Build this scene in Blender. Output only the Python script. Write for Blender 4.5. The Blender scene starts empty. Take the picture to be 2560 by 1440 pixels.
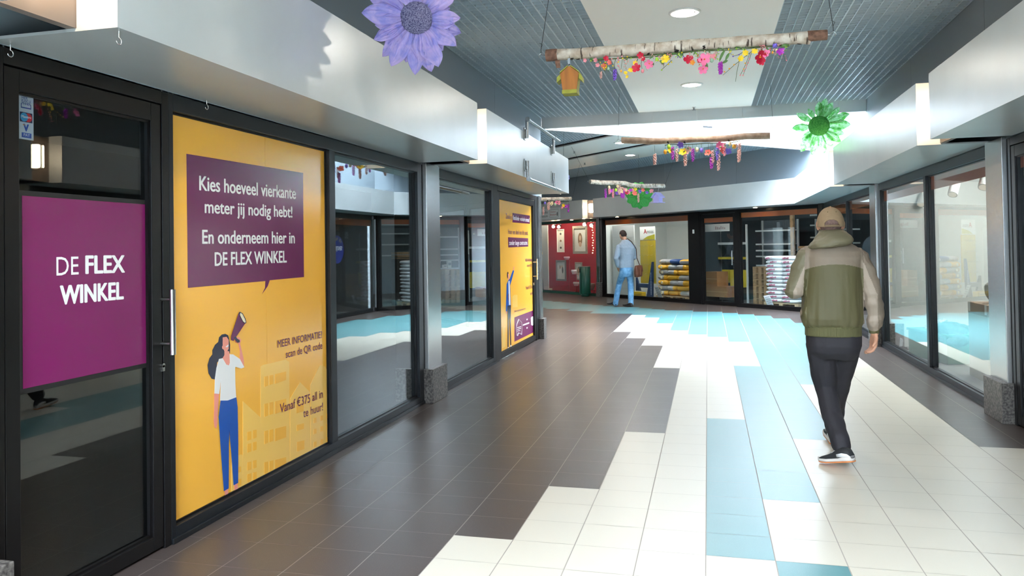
import bpy, bmesh, math, random
from mathutils import Matrix, Vector, noise
C = bpy.context.scene
COL = C.collection
PI = math.pi
R2 = math.sqrt(.5)
# ------------------------------------------------------------------ camera
F_PX, PPX_Y = 1933.3, 586.7
PITCH, ROLL, YAW, CAM_H = .01685, -.0156, -.2477, 1.5
def make_camera():
    cy, sy, cp, sp = math.cos(YAW), math.sin(YAW), math.cos(PITCH), math.sin(PITCH)
    right = Vector((cy, -sy, 0)); fwd = Vector((sy*cp, cy*cp, sp)); up = right.cross(fwd)
    cr, sr = math.cos(ROLL), math.sin(ROLL)
    r2 = right*cr + up*sr; u2 = up*cr - right*sr
    cam = bpy.data.objects.new('camera', bpy.data.cameras.new('camera'))
    COL.objects.link(cam)
    m = Matrix((( r2.x, u2.x, -fwd.x, 0), (r2.y, u2.y, -fwd.y, 0), (r2.z, u2.z, -fwd.z, CAM_H), (0, 0, 0, 1)))
    cam.matrix_world = m
    d = cam.data; d.sensor_width = 36; d.lens = 36*F_PX/2560
    d.shift_y = (PPX_Y-720)/2560; d.clip_start = .02; d.clip_end = 200
    C.camera = cam
make_camera()
# ------------------------------------------------------------------ sky and exposure
SKY = 33.0
w = bpy.data.worlds.new('sky'); C.world = w; w.use_nodes = True
bg = w.node_tree.nodes['Background']
bg.inputs[0].default_value = (.82, .905, 1, 1); bg.inputs[1].default_value = SKY
C.view_settings.view_transform = 'Standard'; C.view_settings.look = 'None'
C.view_settings.gamma = 1; C.view_settings.use_curve_mapping = False
C.view_settings.exposure = .97
def portal(name, loc, rot, sx, sy):
    l = bpy.data.lights.new(name, 'AREA'); l.shape = 'RECTANGLE'; l.size = sx; l.size_y = sy; l.cycles.is_portal = True
    o = bpy.data.objects.new(name, l); COL.objects.link(o); o.location = loc; o.rotation_euler = rot
portal('skylight_portal', (-.155, 15.35, 4.88), (0, 0, 0), 5.1, 5.2)
portal('added_skylight_portal', (-.155, -4.25, 4.18), (0, 0, 0), 5.1, 7.5)  # samples the sky through the roof opening added behind the camera
cy_ = C.cycles
cy_.max_bounces = 9; cy_.diffuse_bounces = 5; cy_.glossy_bounces = 5; cy_.transmission_bounces = 6; cy_.transparent_max_bounces = 16
cy_.caustics_reflective = False; cy_.caustics_refractive = False; cy_.sample_clamp_indirect = 6
# ------------------------------------------------------------------ materials
def lin(c):
    return tuple((x/12.92 if x <= .04045 else ((x+.055)/1.055)**2.4) for x in c)
def hexc(h):
    return lin(tuple(int(h[i:i+2], 16)/255 for i in (0, 2, 4)))
MATS = {}
def mat(name, col, rough=.5, metal=0., spec=.5, noise_amt=0., noise_scale=8., bump=0., bump_scale=30., emit=None, estr=0., stretch=None, col2=None, trans=0., alpha=1., coat=0.):
    if name in MATS: return MATS[name]
    m = bpy.data.materials.new(name); m.use_nodes = True
    nt = m.node_tree; p = nt.nodes['Principled BSDF']
    c = hexc(col) if isinstance(col, str) else col
    p.inputs['Base Color'].default_value = (*c, 1); p.inputs['Roughness'].default_value = rough
    p.inputs['Metallic'].default_value = metal; p.inputs['Specular IOR Level'].default_value = spec
    p.inputs['Coat Weight'].default_value = coat
    if trans: p.inputs['Transmission Weight'].default_value = trans
    if alpha < 1: p.inputs['Alpha'].default_value = alpha
    if emit:
        p.inputs['Emission Color'].default_value = (*(hexc(emit) if isinstance(emit, str) else emit), 1); p.inputs['Emission Strength'].default_value = estr
    if noise_amt or bump or col2:
        tc = nt.nodes.new('ShaderNodeTexCoord'); mp = nt.nodes.new('ShaderNodeMapping')
        nt.links.new(tc.outputs['Object'], mp.inputs['Vector'])
        if stretch: mp.inputs['Scale'].default_value = stretch
        if noise_amt or col2:
            n = nt.nodes.new('ShaderNodeTexNoise'); n.inputs['Scale'].default_value = noise_scale; n.inputs['Detail'].default_value = 6
            nt.links.new(mp.outputs[0], n.inputs['Vector'])
            mx = nt.nodes.new('ShaderNodeMix'); mx.data_type = 'RGBA'
            c2 = hexc(col2) if isinstance(col2, str) else tuple(x*(1-noise_amt) for x in c)
            mx.inputs[6].default_value = (*c, 1); mx.inputs[7].default_value = (*c2, 1)
            rp = nt.nodes.new('ShaderNodeMapRange'); rp.inputs[1].default_value = .38; rp.inputs[2].default_value = .62
            nt.links.new(n.outputs[0], rp.inputs[0]); nt.links.new(rp.outputs[0], mx.inputs[0])
            nt.links.new(mx.outputs[2], p.inputs['Base Color'])
        if bump:
            n2 = nt.nodes.new('ShaderNodeTexNoise'); n2.inputs['Scale'].default_value = bump_scale; n2.inputs['Detail'].default_value = 5
            nt.links.new(mp.outputs[0], n2.inputs['Vector'])
            b = nt.nodes.new('ShaderNodeBump'); b.inputs['Strength'].default_value = bump; b.inputs['Distance'].default_value = .02
            nt.links.new(n2.outputs[0], b.inputs['Height']); nt.links.new(b.outputs[0], p.inputs['Normal'])
    MATS[name] = m; return m
def glass_mat(name, tint, f0):
    """clear pane: see-through tint mixed with a mirror share that grows towards grazing angles (same from both sides)"""
    m = bpy.data.materials.new(name); m.use_nodes = True; nt = m.node_tree; nt.nodes.clear()
    o = nt.nodes.new('ShaderNodeOutputMaterial'); mx = nt.nodes.new('ShaderNodeMixShader')
    t = nt.nodes.new('ShaderNodeBsdfTransparent'); g = nt.nodes.new('ShaderNodeBsdfGlossy'); lw = nt.nodes.new('ShaderNodeLayerWeight'); lw.inputs[0].default_value = .5
    t.inputs[0].default_value = (*tint, 1); g.inputs['Roughness'].default_value = 0.0; g.inputs[0].default_value = (.97, 1, 1, 1)
    pw = nt.nodes.new('ShaderNodeMath'); pw.operation = 'POWER'; pw.inputs[1].default_value = 4.
    mr = nt.nodes.new('ShaderNodeMapRange'); mr.inputs[3].default_value = f0; mr.inputs[4].default_value = 1.
    nt.links.new(lw.outputs['Facing'], pw.inputs[0]); nt.links.new(pw.outputs[0], mr.inputs[0]); nt.links.new(mr.outputs[0], mx.inputs[0])
    nt.links.new(t.outputs[0], mx.inputs[1]); nt.links.new(g.outputs[0], mx.inputs[2]); nt.links.new(mx.outputs[0], o.inputs[0])
    MATS[name] = m; return m
def speckle(name, base, spot, amt, rough, scale=260., spec=.75):
    m = bpy.data.materials.new(name); m.use_nodes = True; nt = m.node_tree; p = nt.nodes['Principled BSDF']
    p.inputs['Roughness'].default_value = rough; p.inputs['Specular IOR Level'].default_value = spec
    tc = nt.nodes.new('ShaderNodeTexCoord'); n = nt.nodes.new('ShaderNodeTexNoise'); n.inputs['Scale'].default_value = scale; n.inputs['Detail'].default_value = 1
    nt.links.new(tc.outputs['Object'], n.inputs['Vector'])
    n3 = nt.nodes.new('ShaderNodeTexNoise'); n3.inputs['Scale'].default_value = 2.2; nt.links.new(tc.outputs['Object'], n3.inputs['Vector'])
    rp = nt.nodes.new('ShaderNodeMapRange'); rp.inputs[1].default_value = .64; rp.inputs[2].default_value = .74; rp.inputs[4].default_value = amt
    nt.links.new(n.outputs[0], rp.inputs[0])
    mx = nt.nodes.new('ShaderNodeMix'); mx.data_type = 'RGBA'; mx.inputs[6].default_value = (*hexc(base), 1); mx.inputs[7].default_value = (*hexc(spot), 1)
    nt.links.new(rp.outputs[0], mx.inputs[0])
    nt.links.new(mx.outputs[2], p.inputs['Base Color'])
    r2 = nt.nodes.new('ShaderNodeMapRange'); r2.inputs[3].default_value = rough*.96; r2.inputs[4].default_value = rough*1.12
    nt.links.new(n3.outputs[0], r2.inputs[0]); nt.links.new(r2.outputs[0], p.inputs['Roughness'])
    MATS[name] = m; return m
glass = glass_mat('shop_glass', (.93, .965, .965), .07)
glass_dark = glass_mat('tinted_glass', (.70, .74, .75), .06)
roof_glass = glass_mat('roof_glass', (.98, .99, 1.), .04)
t_dark = speckle('dark_tile', '4a413e', '9a8d83', .45, .32, spec=.5)
t_cream = speckle('cream_tile', 'cfcabc', 'bfb8a7', .5, .33)
t_teal = speckle('green_tile', '5b8c90', '86b0b2', .5, .33)
grout = mat('grout', 'aaa39b', .8)
black_frame = mat('black_anodised', '0e0d0e', .36, 0, .3)
grey_frame = mat('grey_anodised', '171a1e', .36, 0, .3)
fascia_m = mat('fascia_paint', 'bcc2c4', .30, .25, .5, noise_amt=.06, noise_scale=2.0, bump=.03, bump_scale=6)
steel = mat('brushed_steel', 'b4b2b0', .27, 1., .5)
bright_steel = mat('bright_steel', 'd9d9d8', .2, 1.)
galv = mat('galvanised', 'b9bec0', .32, .9, noise_amt=.25, noise_scale=60)
granite = mat('granite', '76716c', .42, 0, .5, noise_amt=.55, noise_scale=55, col2='3d3a38')
upper_m = mat('upper_wall_panel', '84919a', .5, .0, .4)
bulk_m = mat('bulkhead_panel', 'b9c2c8', .5, 0, .4)
white_ceil = mat('white_ceiling', 'f6f5f3', .55)
grid_m = mat('grid_ceiling', 'b3c2cc', .4, .1)
plenum_m = mat('plenum', '74828b', .8)
black_gap = mat('black_gap', '0c0d0e', .7)
white_m = mat('white_paint', 'e8eaea', .5)
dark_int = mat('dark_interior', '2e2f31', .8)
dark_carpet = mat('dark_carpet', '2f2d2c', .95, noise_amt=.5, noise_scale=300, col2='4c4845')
orange_band = mat('orange_film', 'e06c33', .35)
warm_lamp = mat('warm_lamp', 'fff2dc', .4, emit=(1., .74, .48), estr=26.)
down_lamp = mat('downlight_lamp', 'ffffff', .4, emit=(1., .91, .80), estr=170.)
# ------------------------------------------------------------------ mesh builder
class MB:
    def __init__(s, M=None):
        s.v = []; s.f = []; s.mi = []; s.M = M; s.cur = 0; s.sm = []
    def add(s, vs, fs, smooth=False):
        n = len(s.v)
        for p in vs:
            p = Vector(p)
            s.v.append(s.M @ p if s.M else p)
        for f in fs:
            s.f.append([i+n for i in f]); s.mi.append(s.cur); s.sm.append(smooth)
    def m(s, i): s.cur = i; return s
    def box(s, x0, x1, y0, y1, z0, z1):
        s.add([(x0, y0, z0), (x1, y0, z0), (x1, y1, z0), (x0, y1, z0), (x0, y0, z1), (x1, y0, z1), (x1, y1, z1), (x0, y1, z1)],
              [(0, 3, 2, 1), (4, 5, 6, 7), (0, 1, 5, 4), (1, 2, 6, 5), (2, 3, 7, 6), (3, 0, 4, 7)]); return s
    def poly(s, pts): s.add(pts, [tuple(range(len(pts)))]); return s
    def prism(s, pts, d):
        d = Vector(d); n = len(pts); a = [Vector(p) for p in pts]
        s.add(a+[p+d for p in a], [tuple(range(n))[::-1], tuple(range(n, 2*n))]+[(i, (i+1) % n, (i+1) % n+n, i+n) for i in range(n)]); return s
    def tube(s, pts, r, n=10, caps=True, smooth=True):
        pts = [Vector(p) for p in pts]; rr = r if isinstance(r, (list, tuple)) else [r]*len(pts)
        vs = []; up = None
        for i, p in enumerate(pts):
            t = (pts[min(i+1, len(pts)-1)]-pts[max(i-1, 0)]).normalized()
            if up is None:
                up = Vector((0, 0, 1)) if abs(t.z) < .9 else Vector((1, 0, 0))
            a = t.cross(up)
            if a.length < 1e-4: a = t.cross(Vector((0, 1, .3)))
            a.normalize(); b = a.cross(t).normalized(); up = b
            for k in range(n):
                an = 2*PI*k/n; vs.append(p+a*math.cos(an)*rr[i]+b*math.sin(an)*rr[i])
        fs = []
        for i in range(len(pts)-1):
            for k in range(n):
                k2 = (k+1) % n; fs.append((i*n+k, i*n+k2, (i+1)*n+k2, (i+1)*n+k))
        s.add(vs, fs, smooth)
        if caps:
            s.add(vs[:n], [tuple(range(n))]); s.add(vs[-n:], [tuple(range(n))[::-1]])
        return s
    def lathe(s, c, prof, n=20, smooth=True, axis=None):
        # prof: list of (r, h) along +z from c
        vs = []; fs = []
        for r, h in prof:
            for k in range(n):
                a = 2*PI*k/n; vs.append(Vector((r*math.cos(a), r*math.sin(a), h)))
        for i in range(len(prof)-1):
            for k in range(n):
                k2 = (k+1) % n; fs.append((i*n+k, i*n+k2, (i+1)*n+k2, (i+1)*n+k))
        fs.append(tuple(range(n))[::-1]); fs.append(tuple(range((len(prof)-1)*n, len(prof)*n)))
        q = Vector((0, 0, 1)).rotation_difference(Vector(axis)) if axis else None
        c = Vector(c)
        s.add([(q @ p if q else p)+c for p in vs], fs, smooth); return s
    def ball(s, c, r, n=10, m=7, q=None, noise_amt=0, seed=0):
        rx, ry, rz = r if isinstance(r, (list, tuple)) else (r, r, r)
        c = Vector(c); vs = [Vector((0, 0, rz))]; 
        for i in range(1, m):
            t = PI*i/m
            for k in range(n):
                a = 2*PI*k/n; vs.append(Vector((rx*math.sin(t)*math.cos(a), ry*math.sin(t)*math.sin(a), rz*math.cos(t))))
        vs.append(Vector((0, 0, -rz))); fs = []
        for k in range(n): fs.append((0, 1+k, 1+(k+1) % n))
        for i in range(m-2):
            for k in range(n):
                k2 = (k+1) % n; fs.append((1+i*n+k, 1+(i+1)*n+k, 1+(i+1)*n+k2, 1+i*n+k2))
        for k in range(n): fs.append((1+(m-2)*n+k, len(vs)-1, 1+(m-2)*n+(k+1) % n))
        if noise_amt: vs = [p*(1+noise_amt*noise.noise(p/max(rx, ry, rz)*1.6+Vector((seed, 0, 0)))) for p in vs]
        s.add([(q @ p if q else p)+c for p in vs], fs, True); return s
    def loft(s, rings, smooth=True):
        n = len(rings[0]); vs = [p for r in rings for p in r]; fs = []
        for i in range(len(rings)-1):
            for k in range(n):
                k2 = (k+1) % n; fs.append((i*n+k, i*n+k2, (i+1)*n+k2, (i+1)*n+k))
        fs.append(tuple(range(n))[::-1]); fs.append(tuple(range((len(rings)-1)*n, len(rings)*n)))
        s.add(vs, fs, smooth); return s
    def mesh(s, name):
        me = bpy.data.meshes.new(name); me.from_pydata([tuple(p) for p in s.v], [], s.f); return me
WM = {}
def link(o, parent=None, Mw=None):
    COL.objects.link(o)
    Mw = Mw or Matrix.Identity(4); WM[o.name] = Mw
    if parent is not None:
        o.parent = parent; o.matrix_parent_inverse = WM[parent.name].inverted()
    o.matrix_basis = Mw
    return o
def obj(name, mb, mats, parent=None, bevel=0., kind=None):
    """one mesh object in world coordinates"""
    me = mb.mesh(name)
    for m in (mats if isinstance(mats, (list, tuple)) else [mats]): me.materials.append(m)
    me.polygons.foreach_set('material_index', mb.mi); me.polygons.foreach_set('use_smooth', mb.sm); me.update()
    bm = bmesh.new(); bm.from_mesh(me); bmesh.ops.recalc_face_normals(bm, faces=bm.faces); bm.to_mesh(me); bm.free()
    o = bpy.data.objects.new(name, me); link(o, parent)
    if bevel:
        b = o.modifiers.new('bevel', 'BEVEL'); b.width = bevel; b.segments = 2; b.limit_method = 'ANGLE'
    if kind: o['kind'] = kind
    return o
def tag(o, label, cat, group=None):
    o['label'] = label; o['category'] = cat
    if group: o['group'] = group
    return o
def thing(name, label, cat, loc=(0, 0, 0), rz=0., group=None):
    o = bpy.data.objects.new(name, None); o.empty_display_size = .1
    link(o, None, Matrix.Translation(loc) @ Matrix.Rotation(rz, 4, 'Z'))
    return tag(o, label, cat, group)
def struct(name, loc=(0, 0, 0)):
    o = bpy.data.objects.new(name, None); o.empty_display_size = .1
    link(o, None, Matrix.Translation(loc)); o['kind'] = 'structure'; return o
def dup(root, Mw, label=None, group=None):
    """copy of a thing with copies of its parts and sub-parts, at world matrix Mw"""
    r = root.copy(); COL.objects.link(r); r.matrix_basis = Mw; WM[r.name] = Mw
    if label: r['label'] = label
    if group: r['group'] = group
    for ch in list(root.children):
        c = ch.copy(); COL.objects.link(c); c.parent = r
        for g in list(ch.children):
            d = g.copy(); COL.objects.link(d); d.parent = c
    return r
def move(root, M):
    root.matrix_basis = M; WM[root.name] = M
T3 = Matrix.Translation
# frames: local x = reading direction, local y = into the surface (away from viewer), local z = up
LEFT = Matrix(((0, -1, 0, 0), (1, 0, 0, 0), (0, 0, 1, 0), (0, 0, 0, 1)))         # x -> +Y, y -> -X
RIGHT = Matrix(((0, 1, 0, 0), (-1, 0, 0, 0), (0, 0, 1, 0), (0, 0, 0, 1)))        # x -> -Y, y -> +X
CORNER = Vector((2.39, 17.56, 0))
FAC = Matrix(((-R2, -R2, 0, 2.39), (R2, -R2, 0, 17.56), (0, 0, 1, 0), (0, 0, 0, 1)))   # x = along facade to the left, y = out into the plaza
def fac(u, wv, z): return FAC @ Vector((u, wv, z))
_tc = {}
def text_mesh(s, bold=0.):
    k = (s, bold)
    if k in _tc: return _tc[k]
    cu = bpy.data.curves.new('t', 'FONT'); cu.body = s; cu.size = 1; cu.offset = bold; cu.resolution_u = 3
    o = bpy.data.objects.new('t', cu); COL.objects.link(o)
    dg = bpy.context.evaluated_depsgraph_get(); me = bpy.data.meshes.new_from_object(o.evaluated_get(dg))
    vs = [v.co.copy() for v in me.vertices]; fs = [tuple(p.vertices) for p in me.polygons]
    bpy.data.objects.remove(o); bpy.data.curves.remove(cu); bpy.data.meshes.remove(me)
    _tc[k] = (vs, fs); return _tc[k]
CAP = max(v.y for v in text_mesh('H')[0])
def put_text(mb, s, M, x0, z0, x1, z1, cap, bold=0., y=0.):
    """lettering from baseline point (x0,z0) to (x1,z1) in frame M (x right, z up); bold thickens the strokes by overprinting"""
    vs, fs = text_mesh(s)
    a = min(v.x for v in vs); b = max(v.x for v in vs); sl = (z1-z0)/(x1-x0)
    e = bold*cap*1.1 if bold > 0 else 0; k = (x1-x0-2*e)/(b-a)
    for j, (ox, oz) in enumerate(((0, 0), (-e, 0), (e, 0), (0, -e*.5), (0, e*.5), (-e*.6, e*.4), (e*.6, e*.4), (-e*.6, -e*.4), (e*.6, -e*.4)) if e else ((0, 0),)):
        out = []
        for v in vs:
            dx = e+(v.x-a)*k; out.append(M @ Vector((x0+dx+ox, y-j*.00002, z0+sl*dx+v.y*cap/CAP+oz)))
        mb.add(out, fs)
DATA = {'bubble':[(3.635,2.038),(4.883,2.046),(4.881,1.318),(4.446,1.315),(4.422,1.279),(4.358,1.233),(4.39,1.268),(4.396,1.312),(3.638,1.31)],'woman':[('hair','navy',[(3.908,1.011),(3.934,1.024),(3.967,1.024),(3.993,1.013),(4.003,0.992),(4.012,0.955),(4.01,0.907),(3.991,0.898),(3.959,0.914),(3.948,0.888),(3.919,0.88),(3.887,0.87),(3.869,0.775),(3.836,0.785),(3.808,0.82),(3.8,0.867),(3.817,0.903),(3.844,0.922),(3.844,0.945),(3.87,0.973),(3.899,0.985)]),('arm','skin',[(3.857,0.698),(3.901,0.687),(3.894,0.635),(3.886,0.559),(3.883,0.521),(3.873,0.496),(3.857,0.508),(3.851,0.544),(3.856,0.627)]),('arm','skin',[(4.106,0.858),(4.11,0.902),(4.094,0.953),(4.064,0.963),(4.06,0.977),(4.078,0.991),(4.101,0.991),(4.122,0.97),(4.111,0.949),(4.145,0.856),(4.15,0.806),(4.133,0.8)]),('neck','skin',[(3.956,0.93),(4.001,0.918),(4.003,0.896),(4.006,0.844),(3.997,0.837),(3.971,0.845),(3.939,0.878),(3.936,0.886),(3.956,0.903)]),('face','skin',[(3.941,1.007),(3.976,1.006),(3.997,0.985),(3.995,0.933),(3.978,0.919),(3.956,0.924),(3.949,0.935),(3.936,0.941),(3.933,0.953),(3.94,0.96)]),('shirt','white',[(3.903,0.887),(3.936,0.887),(3.971,0.845),(3.997,0.836),(4.007,0.852),(4.005,0.9),(4.038,0.895),(4.106,0.858),(4.15,0.802),(4.119,0.799),(4.061,0.818),(4.057,0.812),(4.058,0.715),(4.065,0.637),(4.021,0.632),(3.954,0.637),(3.909,0.648),(3.92,0.771),(3.901,0.687),(3.857,0.698),(3.863,0.78),(3.878,0.84)]),('leg','skin',[(3.944,0.127),(3.977,0.129),(3.978,0.066),(3.948,0.067)]),('leg','skin',[(4.037,0.131),(4.067,0.13),(4.083,0.065),(4.041,0.066)]),('trousers','blue',[(3.913,0.647),(3.981,0.634),(4.065,0.637),(4.077,0.575),(4.079,0.477),(4.08,0.356),(4.075,0.128),(4.03,0.127),(4.009,0.334),(3.993,0.461),(3.987,0.379),(3.981,0.124),(3.936,0.122),(3.919,0.279),(3.9,0.478),(3.893,0.558)]),('shoe','navy',[(3.943,0.075),(3.959,0.064),(3.978,0.067),(3.99,0.059),(3.952,0.058),(3.94,0.06)]),('shoe','navy',[(4.038,0.062),(4.044,0.075),(4.066,0.062),(4.093,0.064),(4.104,0.058),(4.044,0.056)]),('smile','white',[(3.962,0.949),(3.99,0.959),(3.99,0.95),(3.976,0.944)]),('megaphone','plum',[(4.094,1.132),(4.104,1.141),(4.166,1.08),(4.169,1.068),(4.155,1.062),(4.039,0.974),(4.015,0.983),(4.018,1.006)]),('rim','navy',[(4.101,1.139),(4.111,1.14),(4.136,1.128),(4.164,1.093),(4.172,1.069),(4.159,1.064),(4.138,1.075),(4.113,1.102),(4.099,1.125)]),('bell','cream',[(4.111,1.135),(4.132,1.124),(4.155,1.094),(4.165,1.073),(4.155,1.07),(4.138,1.081),(4.119,1.104),(4.106,1.123)]),('grip','navy',[(4.044,0.995),(4.064,0.997),(4.074,0.984),(4.101,0.972),(4.101,0.959),(4.08,0.959),(4.06,0.975)])],'houses':[[(4.318,0.072),(4.331,0.779),(4.361,0.784),(4.63,0.778),(4.672,0.758),(4.667,0.06)],[(4.128,0.079),(4.137,0.599),(4.325,0.461),(4.318,0.072)],[(4.67,0.059),(4.679,0.511),(4.812,0.598),(4.941,0.509),(4.945,0.069)],[(4.949,0.068),(4.952,0.555),(5.093,0.672),(5.175,0.65),(5.261,0.546),(5.255,0.063)],[(4.012,0.095),(4.022,0.291),(4.111,0.287),(4.13,0.278),(4.127,0.08)]],'hwin':[[(4.371,0.708),(4.415,0.707),(4.413,0.645),(4.37,0.644)],[(4.427,0.706),(4.475,0.704),(4.474,0.646),(4.426,0.645)],[(4.495,0.704),(4.631,0.7),(4.63,0.644),(4.493,0.642)],[(4.368,0.537),(4.411,0.534),(4.41,0.455),(4.366,0.456)],[(4.424,0.533),(4.472,0.53),(4.47,0.454),(4.423,0.455)],[(4.491,0.528),(4.628,0.52),(4.626,0.445),(4.49,0.448)],[(4.365,0.366),(4.408,0.362),(4.407,0.283),(4.363,0.285)],[(4.421,0.36),(4.468,0.356),(4.467,0.28),(4.419,0.283)],[(4.488,0.353),(4.624,0.341),(4.623,0.266),(4.486,0.273)],[(4.361,0.171),(4.404,0.165),(4.403,0.086),(4.359,0.09)],[(4.417,0.162),(4.465,0.156),(4.463,0.081),(4.416,0.085)],[(4.484,0.153),(4.62,0.135),(4.619,0.06),(4.482,0.073)],[(4.179,0.404),(4.221,0.4),(4.22,0.35),(4.178,0.352)],[(4.239,0.4),(4.279,0.396),(4.278,0.347),(4.238,0.349)],[(4.178,0.332),(4.22,0.327),(4.219,0.277),(4.177,0.279)],[(4.237,0.327),(4.277,0.323),(4.276,0.273),(4.236,0.275)],[(4.176,0.221),(4.218,0.215),(4.217,0.168),(4.175,0.172)],[(4.235,0.215),(4.275,0.21),(4.274,0.163),(4.234,0.167)],[(4.175,0.15),(4.217,0.144),(4.216,0.098),(4.174,0.102)],[(4.234,0.143),(4.274,0.137),(4.273,0.092),(4.233,0.096)],[(4.76,0.45),(4.855,0.443),(4.854,0.392),(4.759,0.395)],[(4.761,0.316),(4.857,0.306),(4.856,0.269),(4.76,0.274)],[(4.762,0.2),(4.86,0.188),(4.859,0.128),(4.76,0.136)],[(4.995,0.311),(5.034,0.307),(5.034,0.273),(4.994,0.275)],[(5.092,0.307),(5.133,0.304),(5.132,0.268),(5.092,0.271)],[(5.187,0.305),(5.229,0.301),(5.228,0.265),(5.186,0.268)],[(4.993,0.234),(5.032,0.23),(5.032,0.196),(4.992,0.198)],[(5.091,0.23),(5.131,0.225),(5.13,0.19),(5.09,0.193)],[(5.185,0.226),(5.227,0.222),(5.226,0.186),(5.184,0.188)],[(4.991,0.143),(5.03,0.139),(5.03,0.104),(4.99,0.107)],[(5.088,0.137),(5.129,0.132),(5.128,0.097),(5.088,0.1)],[(5.183,0.132),(5.225,0.127),(5.224,0.091),(5.182,0.095)],[(4.075,0.22),(4.109,0.216),(4.109,0.184),(4.074,0.186)],[(4.074,0.148),(4.111,0.142),(4.11,0.104),(4.073,0.108)]],'t_bub':[('Kies hoeveel vierkante',3.739,1.848,4.782,1.858,0.079),('meter jij nodig hebt!',3.786,1.723,4.733,1.729,0.073),('En onderneem hier in',3.761,1.55,4.761,1.554,0.076),('DE FLEX WINKEL',3.872,1.423,4.654,1.426,0.076)],'t_info':[('MEER INFORMATIE?',4.527,0.871,5.128,0.867,0.048),('scan de QR code',4.627,0.79,5.13,0.788,0.049),('Vanaf €375 all in',4.547,0.442,5.128,0.433,0.058),('te huur!',4.847,0.348,5.128,0.341,0.056)],'purple':[(2.591,1.746),(3.325,1.75),(3.328,0.949),(2.591,0.97)],'t_pur':[('DE',2.761,1.41,2.883,1.411,0.08),('FLEX',2.921,1.413,3.167,1.411,0.08),('WINKEL',2.778,1.284,3.158,1.283,0.08)],'strip':[(2.58,2.161),(2.652,2.165),(2.651,1.984),(2.579,1.981)],'p1':[(3.527,2.252),(5.269,2.262),(5.265,0.062),(3.528,0.058)],'p2':[(10.188,2.214),(12.38,2.217),(12.341,0.068),(10.189,0.089)],'e_boxes':[[(10.854,2.003),(11.981,2.006),(11.972,1.876),(10.845,1.867)],[(10.576,1.649),(11.832,1.644),(11.831,1.514),(10.58,1.505)],[(10.874,0.491),(12.219,0.491),(12.193,0.142),(10.852,0.143)]],'t_e_dark':[('Zoek je',10.461,1.909,10.813,1.907,0.073),('Huur een deel van dit pand,',10.578,1.695,11.835,1.693,0.069),('MEER INFORMATIE?',11.615,1.284,12.207,1.271,0.043),('scan de QR code',11.72,1.202,12.201,1.192,0.043),('Vanaf €375 all in',11.617,0.852,12.201,0.846,0.05),('te huur!',11.932,0.744,12.194,0.741,0.055),('Mede mogelijk gemaakt door:',10.879,0.566,11.596,0.554,0.025)],'t_e_white':[('flexibele winkelruimte?',10.868,1.905,11.94,1.901,0.065),('zonder lange contracten.',10.621,1.538,11.792,1.543,0.066)],'manfig':[('hair','navy',[(10.499,1.154),(10.533,1.164),(10.565,1.151),(10.561,1.094),(10.507,1.068),(10.483,1.105)]),('face','skin',[(10.537,1.136),(10.596,1.126),(10.599,1.068),(10.557,1.037),(10.526,1.063)]),('hand','skin',[(10.836,1.184),(10.88,1.228),(10.908,1.224),(10.877,1.171)]),('jacket','blue',[(10.451,0.993),(10.538,1.038),(10.625,1.058),(10.822,1.176),(10.89,1.165),(10.773,1.06),(10.646,0.966),(10.668,0.683),(10.484,0.689),(10.453,0.61),(10.389,0.624)]),('hand','skin',[(10.396,0.62),(10.453,0.609),(10.438,0.579),(10.4,0.587)]),('shirt','white',[(10.55,1.029),(10.61,1.034),(10.627,0.885),(10.642,0.689),(10.556,0.695)]),('tie','plum',[(10.513,0.842),(10.553,0.856),(10.54,0.759),(10.514,0.76)]),('trousers','navy',[(10.484,0.689),(10.668,0.683),(10.648,0.47),(10.646,0.123),(10.6,0.124),(10.579,0.542),(10.536,0.481),(10.5,0.109),(10.455,0.115),(10.478,0.486)]),('shoe','white',[(10.448,0.112),(10.5,0.112),(10.512,0.088),(10.46,0.09)]),('shoe','white',[(10.593,0.122),(10.646,0.122),(10.664,0.091),(10.605,0.099)])],'logo_house':[(10.976,0.218),(10.955,0.322),(11.008,0.385),(11.12,0.439),(11.3,0.377),(11.316,0.284),(11.288,0.196),(11.186,0.22),(11.085,0.243),(11.04,0.207)],'logo_lines':[[(11.026,0.332),(11.259,0.322),(11.258,0.311),(11.026,0.322)],[(11.025,0.306),(11.257,0.297),(11.257,0.287),(11.024,0.296)],[(11.023,0.281),(11.219,0.272),(11.218,0.263),(11.022,0.272)],[(11.388,0.338),(11.812,0.332),(11.81,0.309),(11.386,0.317)],[(11.632,0.398),(11.704,0.397),(11.702,0.376),(11.631,0.377)],[(11.623,0.27),(11.695,0.268),(11.693,0.246),(11.622,0.249)]],'logo_blob':[(11.931,0.385),(11.999,0.401),(12.143,0.396),(12.157,0.355),(12.141,0.263),(12.03,0.254),(11.94,0.278)],'e_house':[[(10.767,0.642),(10.777,0.801),(10.896,0.818),(11.072,0.804),(11.082,0.626)],[(10.166,0.136),(10.183,0.419),(10.351,0.418),(10.335,0.138)]]}
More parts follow.
